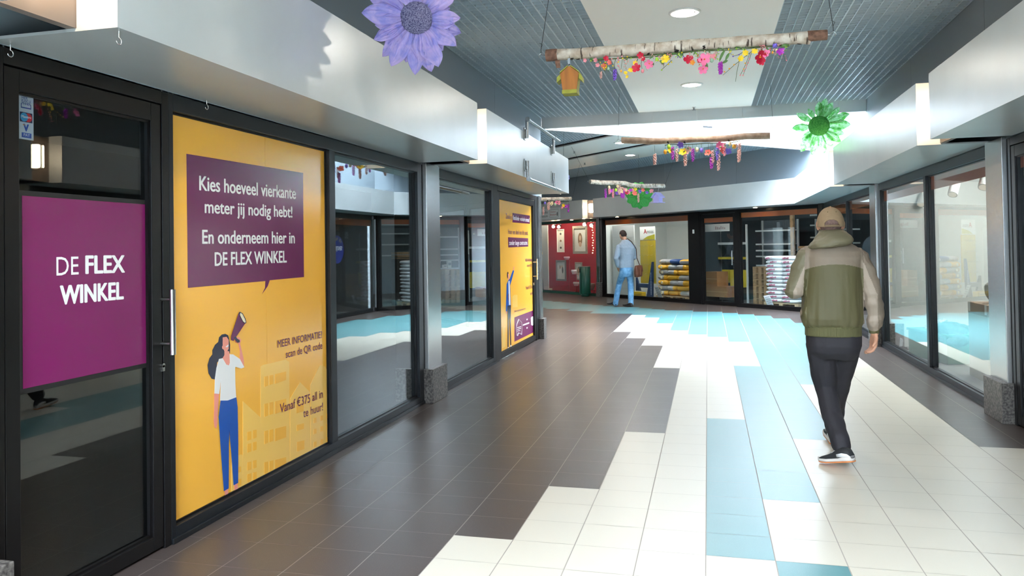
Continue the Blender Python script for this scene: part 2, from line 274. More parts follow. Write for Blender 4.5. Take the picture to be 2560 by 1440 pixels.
DECOR = {'log1':[(-1.169,5.8,2.97),(-1.082,5.8,2.969),(-0.851,5.8,2.966),(-0.58,5.8,2.962),(-0.315,5.8,2.962),(-0.078,5.8,2.963),(0.17,5.8,2.96),(0.386,5.8,2.958),(0.582,5.8,2.953),(0.737,5.8,2.957),(0.838,5.8,2.963)],'log2':[(-1.165,11.07,3.006),(-0.934,11.07,2.991),(-0.629,11.07,2.971),(-0.456,11.07,2.973),(-0.199,11.07,2.974),(0.139,11.07,2.963),(0.306,11.07,2.964),(0.513,11.07,2.982),(0.85,11.07,2.971)],'log3':[(-2.499,17.0,2.933),(-2.281,17.215,2.922),(-2.012,17.472,2.929),(-1.904,17.573,2.924),(-1.804,17.667,2.925),(-1.687,17.776,2.886),(-1.499,17.948,2.873),(-1.115,18.291,2.885),(-0.969,18.42,2.885)],'log4':[(-4.738,19.0,2.739),(-4.225,19.5,2.731),(-3.81,19.8,2.746),(-3.444,20.0,2.756)],'garland':[('flower',(-0.87,5.76,2.902),'pink',5.156233886769104),('flower',(-0.788,5.76,2.896),'pink',5.800763122615241),('flower',(-0.711,5.76,2.906),'red',7.089821594307518),('flower',(-0.684,5.76,2.873),'coral',6.44529235846138),('flower',(-0.723,5.76,2.847),'coral',8.378880065999793),('flower',(-0.775,5.76,2.86),'pink',5.156233886769104),('flower',(-0.567,5.76,2.785),'yellow',4.898422192430648),('flower',(-0.529,5.76,2.805),'yellow',6.44529235846138),('flower',(-0.556,5.76,2.756),'yellow',4.124987109415283),('flower',(-0.455,5.76,2.909),'red',9.023409301845932),('flower',(-0.496,5.76,2.853),'yellow',5.800763122615241),('flower',(-0.487,5.76,2.816),'red',10.956997009384345),('flower',(-0.392,5.76,2.84),'pinkc',11.601526245230483),('flower',(-0.272,5.76,2.865),'yellow',10.956997009384345),('flower',(-0.433,5.76,2.877),'red',5.800763122615241),('flower',(-0.113,5.76,2.849),'red',12.031625988312136),('flower',(-0.082,5.76,2.827),'orange',6.531454107940873),('flower',(0.003,5.76,2.843),'pinkc',13.750429700928155),('flower',(-0.031,5.76,2.838),'red',6.8752148504640775),('flower',(-0.008,5.76,2.773),'pinkc',11.172224132004127),('flower',(0.252,5.76,2.832),'yellow',7.218975592987281),('flower',(0.288,5.76,2.868),'yellow',7.218975592987281),('flower',(0.388,5.76,2.829),'redc',16.328635269852185),('flower',(0.395,5.76,2.796),'red',7.734616706772087),('flower',(0.424,5.76,2.855),'pinkc',9.453420419388106),('flower',(0.352,5.76,2.876),'yellow',6.8752148504640775),('flower',(0.524,5.76,2.86),'magenta',9.453420419388106),('flower',(0.066,5.76,2.861),'pink',7.734616706772087),('egg',(-0.695,5.76,2.827),'glass',7.089821594307518),('egg',(-0.6,5.76,2.801),'amber',4.898422192430648),('egg',(-0.442,5.76,2.79),'rose',7.476539135815201),('egg',(-0.337,5.76,2.87),'lime',7.734350830153656),('egg',(0.054,5.76,2.832),'glass',8.594018563080096),('egg',(0.473,5.76,2.857),'amber',5.156411137848058),('egg',(0.501,5.76,2.869),'cream',6.531454107940873),('egg',(-0.082,5.76,2.824),'amber',4.812650395324854),('berry',(-0.66,5.76,2.844),'yellow',3.0937403320614623),('berry',(-0.586,5.76,2.894),'yellow',3.0937403320614623),('berry',(-0.553,5.76,2.905),'yellow',3.0937403320614623),('berry',(-0.619,5.76,2.87),'yellow',3.0937403320614623),('berry',(-0.622,5.76,2.843),'rose',3.0937403320614623),('berry',(-0.624,5.76,2.897),'rose',3.0937403320614623),('berry',(-0.592,5.76,2.91),'rose',3.0937403320614623),('berry',(-0.668,5.76,2.897),'rose',3.0937403320614623),('berry',(-0.569,5.76,2.881),'rose',3.0937403320614623),('berry',(-0.525,5.76,2.89),'lime',3.0937403320614623),('berry',(-0.825,5.76,2.893),'lime',3.0937403320614623),('berry',(-0.32,5.76,2.886),'rose',3.0937403320614623),('berry',(-0.254,5.76,2.826),'yellow',3.0937403320614623),('berry',(-0.303,5.76,2.788),'lime',3.0937403320614623),('berry',(-0.156,5.76,2.905),'yellow',2.9219663114472327),('berry',(-0.178,5.76,2.897),'rose',2.9219663114472327),('berry',(-0.184,5.76,2.876),'purple',2.9219663114472327),('berry',(-0.162,5.76,2.875),'lime',2.9219663114472327),('berry',(-0.145,5.76,2.874),'purple',2.9219663114472327),('berry',(-0.254,5.76,2.827),'yellow',2.9219663114472327),('berry',(-0.231,5.76,2.84),'yellow',2.9219663114472327),('berry',(0.202,5.76,2.85),'purple',2.9219663114472327),('berry',(0.243,5.76,2.859),'purple',2.9219663114472327),('berry',(0.227,5.76,2.903),'lime',2.9219663114472327),('berry',(0.187,5.76,2.891),'lime',2.9219663114472327),('berry',(0.315,5.76,2.824),'rose',2.9219663114472327),('berry',(0.304,5.76,2.796),'rose',2.9219663114472327),('berry',(0.293,5.76,2.776),'rose',2.9219663114472327),('berry',(0.288,5.76,2.757),'rose',2.9219663114472327),('berry',(0.274,5.76,2.738),'rose',2.9219663114472327),('berry',(0.268,5.76,2.709),'rose',2.9219663114472327),('berry',(0.249,5.76,2.711),'rose',2.9219663114472327),('berry',(0.284,5.76,2.795),'amber',2.9219663114472327),('berry',(0.274,5.76,2.753),'amber',2.9219663114472327),('berry',(0.141,5.76,2.743),'amber',2.9219663114472327),('berry',(0.174,5.76,2.763),'amber',2.9219663114472327),('berry',(0.208,5.76,2.79),'amber',2.9219663114472327),('berry',(0.274,5.76,2.892),'lime',2.9219663114472327),('spike',(-0.647,5.76,2.777),'purple',11.601526245230483),('spike',(0.113,5.76,2.772),'magenta',12.891027844620146),('spike',(0.49,5.76,2.904),'lavender',7.734616706772087),('spike',(-0.751,5.76,2.781),'blush',7.734350830153656),('spike',(0.037,5.76,2.863),'blush',6.8752148504640775)],'twigs':[[(0.129,5.77,2.721),(0.209,5.77,2.788),(0.276,5.77,2.837),(0.334,5.77,2.88)],[(0.216,5.77,2.668),(0.227,5.77,2.741),(0.24,5.77,2.795),(0.253,5.77,2.849)],[(0.25,5.77,2.713),(0.274,5.77,2.758),(0.294,5.77,2.801),(0.319,5.77,2.868)],[(0.269,5.77,2.711),(0.289,5.77,2.762),(0.314,5.77,2.824),(0.331,5.77,2.872)],[(-0.308,5.77,2.788),(-0.258,5.77,2.832),(-0.228,5.77,2.856)],[(-0.648,5.77,2.814),(-0.651,5.77,2.861),(-0.639,5.77,2.899)],[(-0.601,5.77,2.819),(-0.596,5.77,2.857),(-0.589,5.77,2.895)],[(-0.007,5.77,2.793),(0.015,5.77,2.822),(0.009,5.77,2.867)],[(0.104,5.77,2.815),(0.129,5.77,2.858),(0.149,5.77,2.901)],[(-0.752,5.77,2.806),(-0.755,5.77,2.861),(-0.77,5.77,2.897)],[(-0.529,5.77,2.814),(-0.495,5.77,2.842),(-0.475,5.77,2.886)],[(-0.446,5.77,2.808),(-0.453,5.77,2.846),(-0.445,5.77,2.888)],[(0.202,5.77,2.853),(0.243,5.77,2.862),(0.286,5.77,2.886)]],'leaves':[[(-0.836,5.77,2.914),(-0.797,5.77,2.899)],[(-0.724,5.77,2.882),(-0.694,5.77,2.806)],[(-0.314,5.77,2.863),(-0.288,5.77,2.827)],[(0.144,5.77,2.902),(0.104,5.77,2.825)],[(0.177,5.77,2.879),(0.147,5.77,2.822)],[(0.128,5.77,2.808),(0.167,5.77,2.825)],[(0.53,5.77,2.896),(0.581,5.77,2.907)],[(0.385,5.77,2.873),(0.404,5.77,2.886)],[(0.013,5.77,2.822),(0.021,5.77,2.761)],[(-0.363,5.77,2.847),(-0.374,5.77,2.818)],[(-0.551,5.77,2.892),(-0.574,5.77,2.882)]],'stem':[(-0.826,5.79,2.911),(-0.639,5.79,2.906),(-0.403,5.79,2.912),(-0.228,5.79,2.913),(-0.056,5.79,2.917),(0.113,5.79,2.919),(0.28,5.79,2.917),(0.445,5.79,2.91),(0.585,5.79,2.913)]}
# ================================================================== setting
XL, XR, ZC = -2.70, 2.39, 3.68
YB = -8.0
def in_hall(x, y):
    s, d = x+y, y-x
    if XL-.2 < x < XR+.2 and YB < y < 17.7 and s < 20.1: return True
    return 9.6 < s < 20.1 and d > 9 and d < 36.5 and x < XR
TW, TL, TX, TY = .32, .3043, -1.318, 3.2627
D1 = {2: (10, 21), 1: (5, 28), 0: (2, 31), -1: (-2, 34), -2: (-3, 36), -3: (-3, 36), -4: (-4, 37), -5: (-5, 38), -6: (-6, 39), -7: (-7, 40), -8: (-8, 41)}
TS = {-10: 52, -9: 51, -8: 50, -7: 50, -6: 48, -5: 48, -4: 46, -3: 46, -2: 46, -1: 45, 0: 43, 1: 39, 2: 35, 3: 33, 4: 32, 5: 30}
TE = {-10: 59, -9: 58, -8: 57, -7: 56, -6: 55, -5: 54, -4: 53, -3: 52, -2: 52, -1: 51, 0: 50, 1: 49, 2: 49, 3: 48, 4: 48, 5: 47, 6: 46, 7: 45, 8: 43, 9: 40, 10: 33}
def tile_kind(k, r):
    # 0 dark, 1 cream, 2 green
    if k >= 11: return 0 if r > 5 else 1
    if k == 10: return 0 if r >= 10 else 1
    if r >= TE.get(k, 60): return 0
    if k < -10: return 0 if r < 42-(k+8) or r > 60 else (2 if r > 52 else 1)
    if k in D1 and D1[k][0] <= r < D1[k][1]: return 0
    if k in TS and r >= TS[k]: return 2
    if k == 9: return 2 if r >= 31 else 1
    if k == 8: return 2 if r >= 25 else 1
    if k == 7: return 2 if r >= 18 else 1
    if k == 6: return 2 if r >= 10 else 1
    if k == 5: return 2 if (r < 2 and r > -14) or 5 <= r < 22 else 1
    if k == 4: return 2 if -16 < r < 12 and r not in (0, 1) else (2 if -16 < r < 2 and r < 1 else 1)
    if k == 3: return 2 if -20 < r < -3 else 1
    if k == 2: return 2 if -26 < r < -9 else 1
    if k <= -2: return 0 if r > -30 else 1
    return 1
fl = MB()
tiles = []
for k in range(-42, 13):
    for r in range(-38, 126):
        cx, cyy = TX+(k+.5)*TW, TY+(r+.5)*TL
        if in_hall(cx, cyy): tiles.append((k, r))
for k, r in tiles:
    fl.m(1+tile_kind(k, r))
    x0, x1, y0, y1 = TX+k*TW+.0025, TX+(k+1)*TW-.0025, TY+r*TL+.0012, TY+(r+1)*TL-.0012
    fl.poly([(x0, y0, 0), (x1, y0, 0), (x1, y1, 0), (x0, y1, 0)])
fl.m(0); fl.poly([(-24, -16, -.003), (9, -16, -.003), (9, 42, -.003), (-24, 42, -.003)])
obj('floor', fl, [grout, t_dark, t_cream, t_teal], kind='structure')

# ---------------------------------------------------------------- upper walls with panel seams
def panel_wall(name, M, xs, z0, z1, m, th=.12):
    mb = MB(M); g = .003
    for a, b in zip(xs[:-1], xs[1:]): mb.m(0).box(a+g, b-g, 0, .02, z0, z1)
    mb.m(1).box(xs[0], xs[-1], .02, th, z0, z1)
    return obj(name, mb, [m, black_gap], kind='structure')
ML = T3((XL, 0, 0)) @ LEFT
MR = T3((XR, 0, 0)) @ RIGHT
MF = FAC @ Matrix.Rotation(PI, 4, 'Z')          # x = -u, y = into the shops
panel_wall('wall_left', ML, [YB, -5.15, -2.65, -.15, 2.35, 4.85, 7.35, 9.85, 12.75], 2.33, ZC+.30, upper_m)
panel_wall('wall_right', MR, [-17.56, -15.15, -12.65, -10.1, -7.57, -5.07, -2.57, 0, 2.5, 5, 8], 2.33, 4.9, upper_m)
panel_wall('wall_back', MF, [-15, -12.4, -9.9, -7.4, -4.9, -2.4, 0], 2.33, ZC+.30, upper_m)
BRL = Matrix(((-R2, -R2, 0, -2.75), (R2, -R2, 0, 12.5), (0, 0, 1, 0), (0, 0, 0, 1)))    # branch, left side: x runs away down the branch, y into the shop
panel_wall('wall_side', BRL, [0, 2.4, 4.9, 7.4, 9.9, 14.2], 2.33, ZC+.30, upper_m)

# ---------------------------------------------------------------- ceilings
def grid_ceiling(name, M, x0, x1, y0, y1, px_=.0866, h=.03):
    mb = MB(M); n = int(round((x1-x0)/px_)); st = (x1-x0)/n
    for i in range(n+1):
        x = x0+i*st; hw = .007 if i % 7 == 0 else .0046
        mb.box(x-hw, x+hw, y0, y1, ZC, ZC+h)
    ny = int(round((y1-y0)/px_)); sy = (y1-y0)/ny
    for j in range(ny+1):
        y = y0+j*sy; hw = .006 if j % 7 == 0 else .0036
        mb.box(x0, x1, y-hw, y+hw, ZC+.001, ZC+h-.001)
    return obj(name, mb, grid_m, kind='structure')
I4 = Matrix.Identity(4)
grid_ceiling('ceiling_grid', I4, XL+.012, -1.05, -.5, 12.74)
grid_ceiling('ceiling_grid', I4, .705, XR-.012, -.5, 12.74)
# white centre strip with downlight holes left to the lamp rims
mb = MB(); mb.box(-1.05, .705, -.5, 12.74, ZC-.004, ZC+.02); obj('ceiling', mb, white_ceil, kind='structure')
mb = MB(); mb.box(XL, XR, -.5, 12.75, ZC+.22, ZC+.3); obj('ceiling_slab', mb, plenum_m, kind='structure')
# branch ceilings, in the facade frame (u along, w out)
U0, U1 = .24, 15.0
def fac_prism(mb, pts, z0, z1): mb.prism([(a, b, z0) for a, b in pts], (0, 0, z1-z0))
grid_ceiling('ceiling_grid', FAC, U0, U1, .02, 1.55)
grid_ceiling('ceiling_grid', FAC, U0, U1, 4.78, 7.15)
mb = MB(FAC); mb.box(U0, U1, 1.56, 2.95, ZC-.004, ZC+.02); mb.box(U0, U1, 3.20, 4.56, ZC-.004, ZC+.02); obj('ceiling', mb, white_ceil, kind='structure')
mb = MB(FAC); mb.box(U0, U1, 0, 7.2, ZC+.22, ZC+.3); obj('ceiling_slab', mb, plenum_m, kind='structure')
mb = MB(FAC); mb.box(U0, U1, 2.95, 3.20, ZC+.10, ZC+.14); mb.box(U0, U1, 4.56, 4.78, ZC+.10, ZC+.14); obj('ceiling_slot', mb, black_gap, kind='structure')
# bulkhead round the skylight
mb = MB(T3((0, 12.75, 0)))
xs = [XL+.02, -2.245, -1.54, -.835, -.13, .575, 1.28, 1.985, XR-.005]
for a, b in zip(xs[:-1], xs[1:]): mb.m(0).box(a+.0015, b-.0015, -.012, .01, 3.50, ZC)
mb.m(1).box(XL+.02, XR, .01, .07, 3.50, 4.9); obj('wall_front', mb, [bulk_m, white_m], kind='structure')
DG = Matrix(((R2, -R2, 0, XL), (R2, R2, 0, 12.82), (0, 0, 1, 0), (0, 0, 0, 1)))       # x along the slanting far edge
mb = MB(DG); Ld = (XR-XL)/R2
mb.box(0, Ld, 0, .06, 3.50, 4.9); obj('wall_skylight', mb, white_m, kind='structure')
mb = MB(); mb.prism([(XL, 12.75, 4.9), (XR, 12.75, 4.9), (XR, 17.9, 4.9)], (0, 0, .012)); 
sk = struct('window_1', (0, 15, 4.9)); obj('pane', mb, roof_glass, sk)
mb = MB()
for i in range(1, 5):
    x = XL+i*(XR-XL)/5; mb.box(x-.03, x+.03, 12.75, 12.82+(x-XL), 4.92, 5.0)
obj('glazing_bar', mb, white_m, sk)
# unseen skylight added behind the camera to light the foreground
sk = struct('window_2', (0, -5, 4.2)); mb = MB(); mb.box(XL, XR, YB, -.5, 4.2, 4.212); obj('pane', mb, roof_glass, sk)
mb = MB()
for y in (-6.6, -5.2, -3.8, -2.4): mb.box(XL, XR, y-.03, y+.03, 4.22, 4.3)
obj('glazing_bar', mb, white_m, sk)
mb = MB(); mb.box(XL, XR, -.5, -.44, 3.4, 4.25); mb.box(XL-.06, XL, YB, -.5, ZC, 4.25); obj('wall_rear', mb, white_m, kind='structure')

# ---------------------------------------------------------------- shopfronts
def bars(mb, x0, x1, z0, z1, l, r, b, t, y0=0., y1=.09):
    if l: mb.box(x0, x0+l, y0, y1, z0, z1)
    if r: mb.box(x1-r, x1, y0, y1, z0, z1)
    if b: mb.box(x0+l, x1-r, y0, y1, z0, z0+b)
    if t: mb.box(x0+l, x1-r, y0, y1, z1-t, z1)
WN = [2]; DN = [0]
def window(M, x0, x1, z0=0., z1=2.34, fr=(.05, .05, .085, .09), mats=None, g=None, split=(), band=None):
    WN[0] += 1; p = M @ Vector(((x0+x1)/2, 0, 0)); s = struct('window_%d' % WN[0], p)
    mb = MB(M); bars(mb, x0, x1, z0, z1, *fr); mb.box(x0, x1, -.012, 0, z0, z0+.03)
    for a in split: mb.box(a-.043, a+.043, 0, .09, z0+fr[2], z1-fr[3])
    # thin inner bead
    obj('frame', mb, mats or grey_frame, s, bevel=.003)
    xs = [x0+fr[0]]+[q for a in split for q in (a-.043, a+.043)]+[x1-fr[1]]
    for a, b in zip(xs[::2], xs[1::2]):
        mb = MB(M); mb.box(a, b, .046, .052, z0+fr[2], z1-fr[3]); obj('pane', mb, g or glass, s)
        mb = MB(M); bars(mb, a, b, z0+fr[2], z1-fr[3], .012, .012, .012, .012, .03, .046); obj('bead', mb, black_frame, s)
        if band:
            mb = MB(M); mb.box(a, b, .054, .056, band, z1-fr[3]); obj('orange_band', mb, orange_band, s)
    return s
def door(M, x0, x1, z1=2.34, stile=.075, hinge_left=True, band=None, mats=None, jamb=.05, top=.09, bottom=.09, handle=None, g=None):
    DN[0] += 1; s = struct('door_%d' % DN[0], M @ Vector(((x0+x1)/2, 0, 0)))
    mb = MB(M); bars(mb, x0, x1, 0, z1, jamb, jamb, 0, .075); obj('frame', mb, mats or black_frame, s, bevel=.003)
    a, b = x0+jamb+.006, x1-jamb-.006; zt = z1-.081
    mb = MB(M); bars(mb, a, b, .015, zt, stile, stile, bottom-.015, top, .004, .074)
    lf = obj('leaf', mb, mats or black_frame, s, bevel=.003)
    mb = MB(M); mb.box(a+stile, b-stile, .036, .044, bottom, zt-top); obj('pane', mb, g or glass, s)
    mb = MB(M); bars(mb, a+stile, b-stile, bottom, zt-top, .010, .010, .010, .010, .018, .036); obj('bead', mb, black_frame, s)
    if band:
        mb = MB(M); mb.box(a+stile, b-stile, .046, .048, band, zt-top); obj('orange_band', mb, orange_band, s)
    if handle is not None:
        hx, h0, h1 = handle
        mb = MB(M); mb.tube([(hx, -.062, h0), (hx, -.062, h1)], .0155, 16); hd = obj('handle', mb, bright_steel, s)
        mb = MB(M)
        for z in (h0+.055, h1-.05): mb.tube([(hx, .004, z), (hx, -.055, z)], .0105, 12)
        obj('standoff', mb, steel, hd)
        mb = MB(M); mb.tube([(hx, .006, h0-.055), (hx, -.008, h0-.055)], .011, 12); mb.box(hx-.008, hx+.008, -.008, .004, h0-.085, h0-.055); obj('lock_cylinder', mb, steel, s)
    return s
def column(M, x0, x1, out=.045, z1=2.345, base=(.055, .05)):
    s = struct('column', M @ Vector(((x0+x1)/2, 0, 0)))
    mb = MB(M); mb.box(x0, x1, -out, .3, .30, z1); obj('cladding', mb, steel, s, bevel=.004)
    mb = MB(M); mb.box(x0-base[0]*.4, x1+base[0]*.4, -out-base[1], .3, 0, .33); obj('base', mb, granite, s, bevel=.004)
    return s
# left row (x = world Y)
column(ML, 1.92, 2.40, .05)
door(ML, 2.425, 3.445, stile=.07, handle=(3.385, .985, 1.315), g=glass_dark, bottom=.085)
window(ML, 3.445, 7.105, split=(5.249,), fr=(.036, .11, .083, .095), g=glass)
column(ML, 7.12, 7.50, .045)
window(ML, 7.52, 9.72, fr=(.08, .10, .085, .095))
door(ML, 9.72, 12.40, stile=.10, handle=(12.05, .985, 1.315), jamb=.2)
column(ML, 12.42, 12.58, .03)
window(ML, -2.9, 1.9, split=(-1.0, .6)); column(ML, -3.3, -2.92); window(ML, -7.9, -3.32, split=(-5.6,))
# right row (x = -Y)
column(MR, -7.52, -7.13, .04)
door(MR, -7.115, -5.9, stile=.075, band=2.075, handle=(-5.98, .985, 1.315))
window(MR, -5.9, -2.6, split=(-4.2,), band=2.075, mats=black_frame)
window(MR, -12.09, -7.535, split=(-9.63,), fr=(.12, .03, .085, .105), band=2.075)
column(MR, -12.5, -12.1, .04)
window(MR, -17.5, -12.51, split=(-14.75,), fr=(.1, .1, .085, .105), band=2.075)
column(MR, -2.58, -2.2, .04); window(MR, -2.18, 2.5, split=(0.,)); window(MR, 2.52, 7.9, split=(5.,))
# facade across the end (x = -u)
window(MF, -2.42, -.02, fr=(.09, .13, .085, .08), band=2.13, mats=black_frame)
door(MF, -3.66, -2.42, stile=.07, band=2.05, handle=(-2.53, 1.0, 1.35), jamb=.05)
mb = MB(MF); mb.box(-4.02, -3.66, -.01, .1, 0, 2.34); s_ = obj('trim_1', mb, black_frame, kind='structure', bevel=.004)
window(MF, -7.72, -4.02, fr=(.11, .05, .085, .06), band=2.13, mats=black_frame)
mb = MB(MF); mb.box(-7.9, -7.78, -.05, .12, .42, 2.36); sc_ = struct('column', fac(7.84, 0, 0)); obj('cladding', mb, steel, sc_, bevel=.004)
mb = MB(MF); mb.box(-7.93, -7.75, -.08, .12, 0, .42); obj('base', mb, granite, sc_, bevel=.004)
mb = MB(); mb.prism([(2.36, 17.46, 0), (2.50, 17.46, 0), (2.50, 17.70, 0), (2.30, 17.62, 0)], (0, 0, 2.34)); obj('trim_corner', mb, black_frame, kind='structure')
green_frame = mat('green_frame', '15503c', .4); window(MF, -12.6, -7.95, fr=(.03, .05, .07, .08), mats=green_frame)
window(MF, -15, -12.6, mats=black_frame)
# branch, left side, seen through the glass of the left unit
for a in (0., 2.35, 4.7, 7.05, 9.4, 11.75): window(BRL, a+.02, a+2.33, mats=black_frame)
# far ends: solid walls closing the hall off from the sky
EM = Matrix(((R2, -R2, 0, 0), (R2, R2, 0, 0), (0, 0, 1, 0), (0, 0, 0, 1)))
pe = BRL @ Vector((14.1, 0, 0)); EM = T3(pe) @ EM
mb = MB(EM); mb.box(-.3, 7.6, .02, .2, 0, 4.); obj('wall_end', mb, upper_m, kind='structure')
BM_ = T3((0, YB, 0)) @ Matrix.Rotation(PI, 4, 'Z')
mb = MB(BM_); mb.box(-2.39, 2.7, .02, .2, 0, 4.3); obj('wall_rear_end', mb, upper_m, kind='structure')

# ---------------------------------------------------------------- fascia boxes above the shopfronts
FN = [1]
dark_web = mat('fascia_web', '6b615b', .6)
def fascia(M, x0, x1, depth=.595, z0=2.34, z1=2.885, end_l=True, end_r=True, open_=None):
    FN[0] += 1; mb = MB(M)
    mb.m(0).box(x0, x1, -depth, -depth+.183, z0+.012, z1)
    mb.box(x0, x1, -depth, -.001, z0, z0+.012); mb.box(x0, x1, -depth+.183, -.001, z1-.018, z1)
    return obj('trim_%d' % FN[0], mb, [fascia_m], kind='structure')
def beam(M, x0, x1):
    FN[0] += 1; mb = MB(M); mb.box(x0, x1, -.41, -.37, 2.352, 2.867); return obj('trim_%d' % FN[0], mb, dark_web, kind='structure')
fascia(ML, 2.41, 7.05); fascia(ML, 7.36, 12.02); fascia(ML, -2.6, 2.05); fascia(ML, -7.6, -2.95)
fascia(MR, -7.02, -2.4); fascia(MR, -12.04, -7.43); fascia(MR, -2.05, 2.6); fascia(MR, 2.9, 7.6)
# corner piece: right wall and facade meet at 45 degrees
c_in = .595
mb = MB()
yC = 17.56-c_in*(math.sqrt(2)-1)*1.0
A_ = [(XR-c_in, 12.40), (XR-c_in, 17.56-c_in*(math.sqrt(2)-1)+.0)]
pf = FAC @ Vector((c_in*math.tan(PI/8), c_in, 0)); pe2 = FAC @ Vector((7.32, c_in, 0))
pb = FAC @ Vector((7.32, 0, 0))
outl = [(XR-c_in, 12.40), (pf.x, pf.y), (pe2.x, pe2.y), (pb.x, pb.y), (2.389, 17.56), (2.389, 12.40)]
def ring_in(d):
    q = FAC @ Vector(((c_in-d)*math.tan(PI/8), c_in-d, 0)); e = FAC @ Vector((7.32, c_in-d, 0))
    return [(XR-c_in+d, 12.40), (q.x, q.y), (e.x, e.y)]
inn = ring_in(.185)
def quad_run(o3, i3, z, h):
    for k in (0, 1): mb.prism([(o3[k][0], o3[k][1], z), (o3[k+1][0], o3[k+1][1], z), (i3[k+1][0], i3[k+1][1], z), (i3[k][0], i3[k][1], z)], (0, 0, h))
back3 = [outl[5], outl[4], outl[3]]
quad_run(outl[:3], inn, 2.3525, .5325); quad_run(outl[:3], back3, 2.34, .012); quad_run(inn, back3, 2.867, .018)
FN[0] += 1; obj('trim_%d' % FN[0], mb, [fascia_m], kind='structure')
fascia(MF, -12.7, -7.84)
beam(ML, -7.6, 12.35); beam(MR, -17.2, 7.6); beam(MF, -12.7, -.1)
# ---------------------------------------------------------------- shop interiors (shell only)
def room(name, pts, z1, mw, mf, mc, skip=()):
    mb = MB(); n = len(pts)
    mb.m(0)
    for i in range(1, n):
        if i in skip: continue
        a, b = pts[i-1], pts[i]; mb.poly([(a[0], a[1], 0), (b[0], b[1], 0), (b[0], b[1], z1), (a[0], a[1], z1)])
    mb.m(1).poly([(x, y, .004) for x, y in pts]); mb.m(2).poly([(x, y, z1) for x, y in pts])
    return obj(name, mb, [mw, mf, mc], kind='structure')
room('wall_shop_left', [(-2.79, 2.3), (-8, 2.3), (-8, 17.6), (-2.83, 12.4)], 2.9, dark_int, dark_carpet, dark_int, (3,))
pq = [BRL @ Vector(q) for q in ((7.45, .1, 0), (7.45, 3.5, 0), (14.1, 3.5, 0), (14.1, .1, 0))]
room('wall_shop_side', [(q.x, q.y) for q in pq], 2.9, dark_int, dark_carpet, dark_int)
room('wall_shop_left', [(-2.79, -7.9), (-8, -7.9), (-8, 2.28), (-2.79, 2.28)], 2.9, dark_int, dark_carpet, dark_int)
shop_floor = mat('shop_floor_light', '8f9290', .4); shop_wall = mat('shop_wall_white', 'dfe3e2', .6)
room('wall_shop_right', [(2.49, 12.08), (4.6, 12.08), (4.6, 7.3), (2.49, 7.3)], 2.75, shop_wall, shop_floor, shop_wall)
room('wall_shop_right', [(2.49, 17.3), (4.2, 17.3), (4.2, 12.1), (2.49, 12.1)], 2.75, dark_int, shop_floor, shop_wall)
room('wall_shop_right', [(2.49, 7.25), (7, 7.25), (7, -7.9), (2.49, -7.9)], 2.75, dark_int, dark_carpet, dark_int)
def froom(name, u0, u1, d, z1, mw, mf, mc):
    p = [fac(u, wv, 0) for u, wv in ((u0, -.1), (u0, -d), (u1, -d), (u1, -.1))]
    return room(name, [(q.x, q.y) for q in p], z1, mw, mf, mc)
blue_dark = mat('shop_wall_dark', '39464f', .7)
froom('wall_shop_back', .05, 4.0, 2.6, 2.7, blue_dark, shop_floor, dark_int)
froom('wall_shop_back', 4.02, 7.75, 2.6, 2.7, shop_wall, shop_floor, white_m)
red_m = mat('red_shop_wall', 'b3202b', .55)
froom('wall_shop_back', 7.95, 12.6, 1.0, 2.8, red_m, mat('red_floor', 'a83340', .5), dark_int)
# ================================================================== fixtures
def screw_hook(name, p, label):
    x, y, z = p; mb = MB()
    pts = [(x, y, z), (x, y, z-.028)]+[(x, y+.013*math.sin(a)-.0, z-.041+.013*math.cos(a)) for a in [i*.3-.0 for i in range(1, 16)]]
    mb.tube(pts, .0022, 8); tag(obj(name, mb, bright_steel), label, 'hook')
screw_hook('screw_hook', (-2.127, 2.442, 2.340), 'small white screw hook at the outer corner of the nearest fascia soffit')
screw_hook('screw_hook', (-2.66, 2.47, 2.340), 'white screw hook against the far left picture edge under the soffit')
screw_hook('screw_hook', (-2.655, 3.70, 2.340), 'white screw hook above the orange poster at its upper left')
def lantern(M, x, z, label):
    t = thing('wall_lantern', label, 'wall lamp', M @ Vector((x, -.41, z-.15)), group='lamps between the fascia boxes'); y = -.412
    mb = MB(M); mb.box(x-.055, x+.055, y-.12, y-.02, z-.135, z+.135); obj('lamp_shade', mb, warm_lamp, t, bevel=.02)
    mb = MB(M); mb.box(x-.065, x+.065, y-.02, y, z-.15, z+.15); mb.box(x-.008, x+.008, y-.135, y-.02, z-.14, z+.14); obj('bracket', mb, mat('lamp_bracket', '4a4541', .5), t)
for M, x, lb in ((ML, 7.125, 'warm wall lamp in the slot between the two nearer left fascias'), (ML, 2.23, 'warm wall lamp in the slot at the far left picture edge'), (ML, 12.2, 'warm wall lamp at the far end of the left row'),
                 (MR, -7.2, 'warm wall lamp in the slot between the right fascias'), (MR, -12.11, 'warm wall lamp in the far slot of the right row'), (MR, -2.22, 'warm wall lamp in the slot behind the viewer on the right'), (MF, -7.58, 'glowing wall lamp on the brown beam above the far green bin')):
    lantern(M, x, 2.625, lb)
def downlight(x, y, z, label, r=.105, grp='round downlights in the white ceiling', lm=None, ring=None):
    t = thing('ceiling_downlight', label, 'ceiling light', (x, y, z), group=grp)
    mb = MB(); mb.lathe((x, y, z-.012), [(r, .012), (r, 0), (r*1.32, 0), (r*1.42, .006), (r*1.42, .012)], 32); obj('rim', mb, ring or white_m, t)
    mb = MB(); mb.lathe((x, y, z-.016), [(r*.80, 0), (r*.80, .012)], 32); obj('lamp', mb, lm or down_lamp, t)
downlight(-.168, 7.38, ZC-.004, 'large round ceiling light above the near birch log')
downlight(-.168, 10.74, ZC-.004, 'round ceiling light below the near birch log in the white strip')
